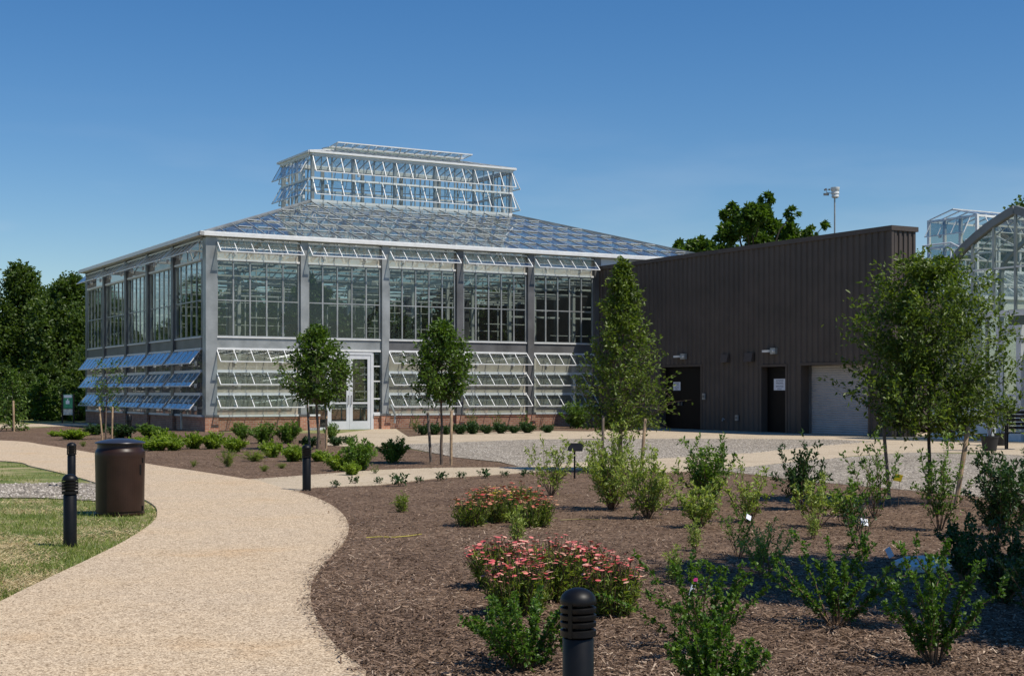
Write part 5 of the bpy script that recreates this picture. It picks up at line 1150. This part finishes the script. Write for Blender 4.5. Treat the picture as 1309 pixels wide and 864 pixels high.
# tags, slab, twine
def small(name, px, py, Y, lab, cat, mat, w, h, tilt=(0,0,0), stick=True):
    z = hz(py, Y); rt = empty(name, (pxY(px, Y), Y, 0), lab, cat)
    m = MB(); m.box(-w/2, w/2, -.002, .002, -h/2, h/2); m.build('tag_plate', M[mat], rt, loc=(0,0,z), rot=tilt)
    m = MB(); m.tube([(0,.01,-.02),(w*.2,.01,z-h*.4)], .003, 5); m.build('stake', M['stem'], rt)
small('plant_tag', 634.5, 631.5, gp(634,660)[1], 'bright yellow tag among the far red yarrow', 'tag', 'yellow', .11, .055, (.4,.1,.3))
small('plant_tag', 1148, 610.5, gp(1130,655)[1], 'yellow tag hanging right of the tall open shrub', 'tag', 'yellow', .11, .09, (.3,.2,.2))
small('plant_tag', 1105, 667, gp(1098,702)[1], 'white tag on the small twiggy shrub', 'tag', 'paper', .075, .07, (-.5,.2,.3))
small('plant_tag', 957, 661, gp(945,712)[1], 'pale blue tag on the sparse twiggy shrub', 'tag', 'paper', .05, .05, (-.5,.5,.3))
small('plant_tag', 1137, 706, gp(1137,735)[1], 'white and red nursery label on a green stick beside the V shaped shrub', 'tag', 'paper', .05, .085, (0,-.5,.2))
Yt = gp(900,832)[1]-.1; ft = empty('flag_tag', (pxY(888, Yt), Yt, 0), 'pink topped white ribbon tag on the spreading near shrub', 'tag')
m = MB(); m.box(-.012,.012,-.003,.003,-.05,.03); m.build('ribbon', M['paper'], ft, loc=(-.01,0,hz(750,Yt)), rot=(0,.25,0)); m = MB(); m.box(-.014,.014,-.005,.005,.0,.02); m.build('knot', M['pink'], ft, loc=(0,0,hz(745,Yt)+.01), rot=(0,.2,0))
m = MB(); m.tube([(0,.01,0),(0,.01,hz(745,Yt))], .003, 5); m.build('stick', M['stem'], ft)
sv = G([(1142,724),(1152,729),(1168,733),(1200,734),(1216,729),(1212,721),(1182,717),(1156,719)])
bm = bmesh.new(); lo = [bm.verts.new((x,y,.01)) for x, y in sv]; hi = [bm.verts.new((x*1.0+.01,y,.055)) for x, y in sv]
bm.faces.new(hi); [bm.faces.new((lo[i], lo[(i+1)%8], hi[(i+1)%8], hi[i])) for i in range(8)]; bmesh.ops.recalc_face_normals(bm, faces=bm.faces)
me = bpy.data.meshes.new('stone_slab'); bm.to_mesh(me); bm.free(); me.materials.append(M['slab']); tag(link('stone_slab', me), 'flat pale stone slab lying in the tree shade', 'slab')
def twine(pts, mat, lab, r=.006):
    m = MB(); m.tube([(*gp(*p), .022) for p in pts], r, 5); tag(m.build('marker_line', M[mat]), lab, 'twine')
twine([(468,689.5),(485,688.5),(505,689),(522,687.5),(539,685)], 'twine', 'yellow twine lying on the mulch near the path bulge', .005)
twine([(716,667),(740,665.5),(768,666.5)], 'hose', 'faint yellow twine on the mulch before the bright shrubs', .006)

# ------------------------------------------------------------------ pots, chair and hose by the arched glasshouse
def pot_plant(px, py, w, h, lab, leaf_px, top):
    X, Y = gp(px, py); W = w*Y/FPX/2; Hh = h*Y/FPX; rt = empty('potted_plant', (X, Y, 0.012), lab, 'potted plant', 'nursery pots by the glasshouse')
    m = MB(); m.lathe([(W*.75,0),(W,Hh*.93),(W*1.08,Hh*.93),(W*1.08,Hh),(W*.95,Hh),(W*.93,Hh*.9)], 24); m.build('pot', M['pot'], rt)
    st, fo = shrub_mesh((py-top-h)*Y/FPX, leaf_px*Y/FPX, 9, 12, 4, .09, M['leaf_dark'], seed=int(px), lw=.5, bare=.2)
    link('stems', st, rt, (0,0,Hh*.9)); link('foliage', fo, rt, (0,0,Hh*.9))
pot_plant(1265, 577, 22, 19, 'leafy shrub in a black nursery pot left of the black chair', 44, 470)
pot_plant(1280, 570, 18, 16, 'smaller shrub in a black pot close behind the black chair', 40, 490)
X_, Y_ = gp(1299, 575); ch = empty('garden_chair', (X_, Y_, 0.012), 'black slatted garden chair by the pots at the right edge', 'chair', rz=R(-25))
for x in (-.24, .24):
    m = MB(); m.box(x-.02, x+.02, -.24, -.20, 0, .60); m.build('leg', M['black'], ch); m = MB(); m.bar((x,.20,0),(x,.32,.98),.04,.05); m.build('leg', M['black'], ch)
    m = MB(); m.box(x-.03, x+.03, -.26, .24, .601, .63); m.build('armrest', M['black'], ch)
for k in range(5): m = MB(); m.box(-.23,.23,-.22+k*.095,-.22+k*.095+.08,.42,.445); m.build('seat_slat', M['black'], ch)
for k in range(5): y = .26+.012*k; m = MB(); m.box(-.21,.21,y,y+.02,.52+k*.1,.52+k*.1+.075); m.build('back_slat', M['black'], ch)
m = MB(); pts = []; rng = np.random.default_rng(5)
for k in range(90): a = k*.42; r = .55+.1*math.sin(k*.7); pts.append((r*math.cos(a)*1.3, r*math.sin(a)*.5, .05+.012*(k%15)+.2*max(0, math.sin(a))*(k%3 == 0)*.5))
m.tube(pts, .018, 6); X_, Y_ = gp(1222, 563.5); tag(m.build('garden_hose', M['hose'], None, loc=(X_, Y_-.3, .012)), 'coiled yellowish garden hose at the foot of the low white wall', 'hose')
# plants growing inside the greenhouse
ip = lobe_tree_meshes(3.6, 2.6, 61, 14, 5000, .16, M['leaf_oak'], .3)
for k, (t, u, sc, lab) in enumerate(((6.2, 5.0, 1.75, 'leafy indoor tree seen through the glass behind the entrance'), (2.3, 8.0, 1.3, 'indoor plant seen through the first front bay'), (12.2, 8.5, 1.4, 'indoor plant seen through the fourth front bay'), (9.4, 11, 1.2, 'indoor tree deep inside behind the third front bay'), (16, 5, .7, 'low indoor plant behind the last front bay'))):
    p = WT(t, u); o = put_tree(ip, p[0], p[1], lab, 'plants growing inside the greenhouse', sc, k*1.9, 'indoor_plant', .03); o['category'] = 'indoor plant'
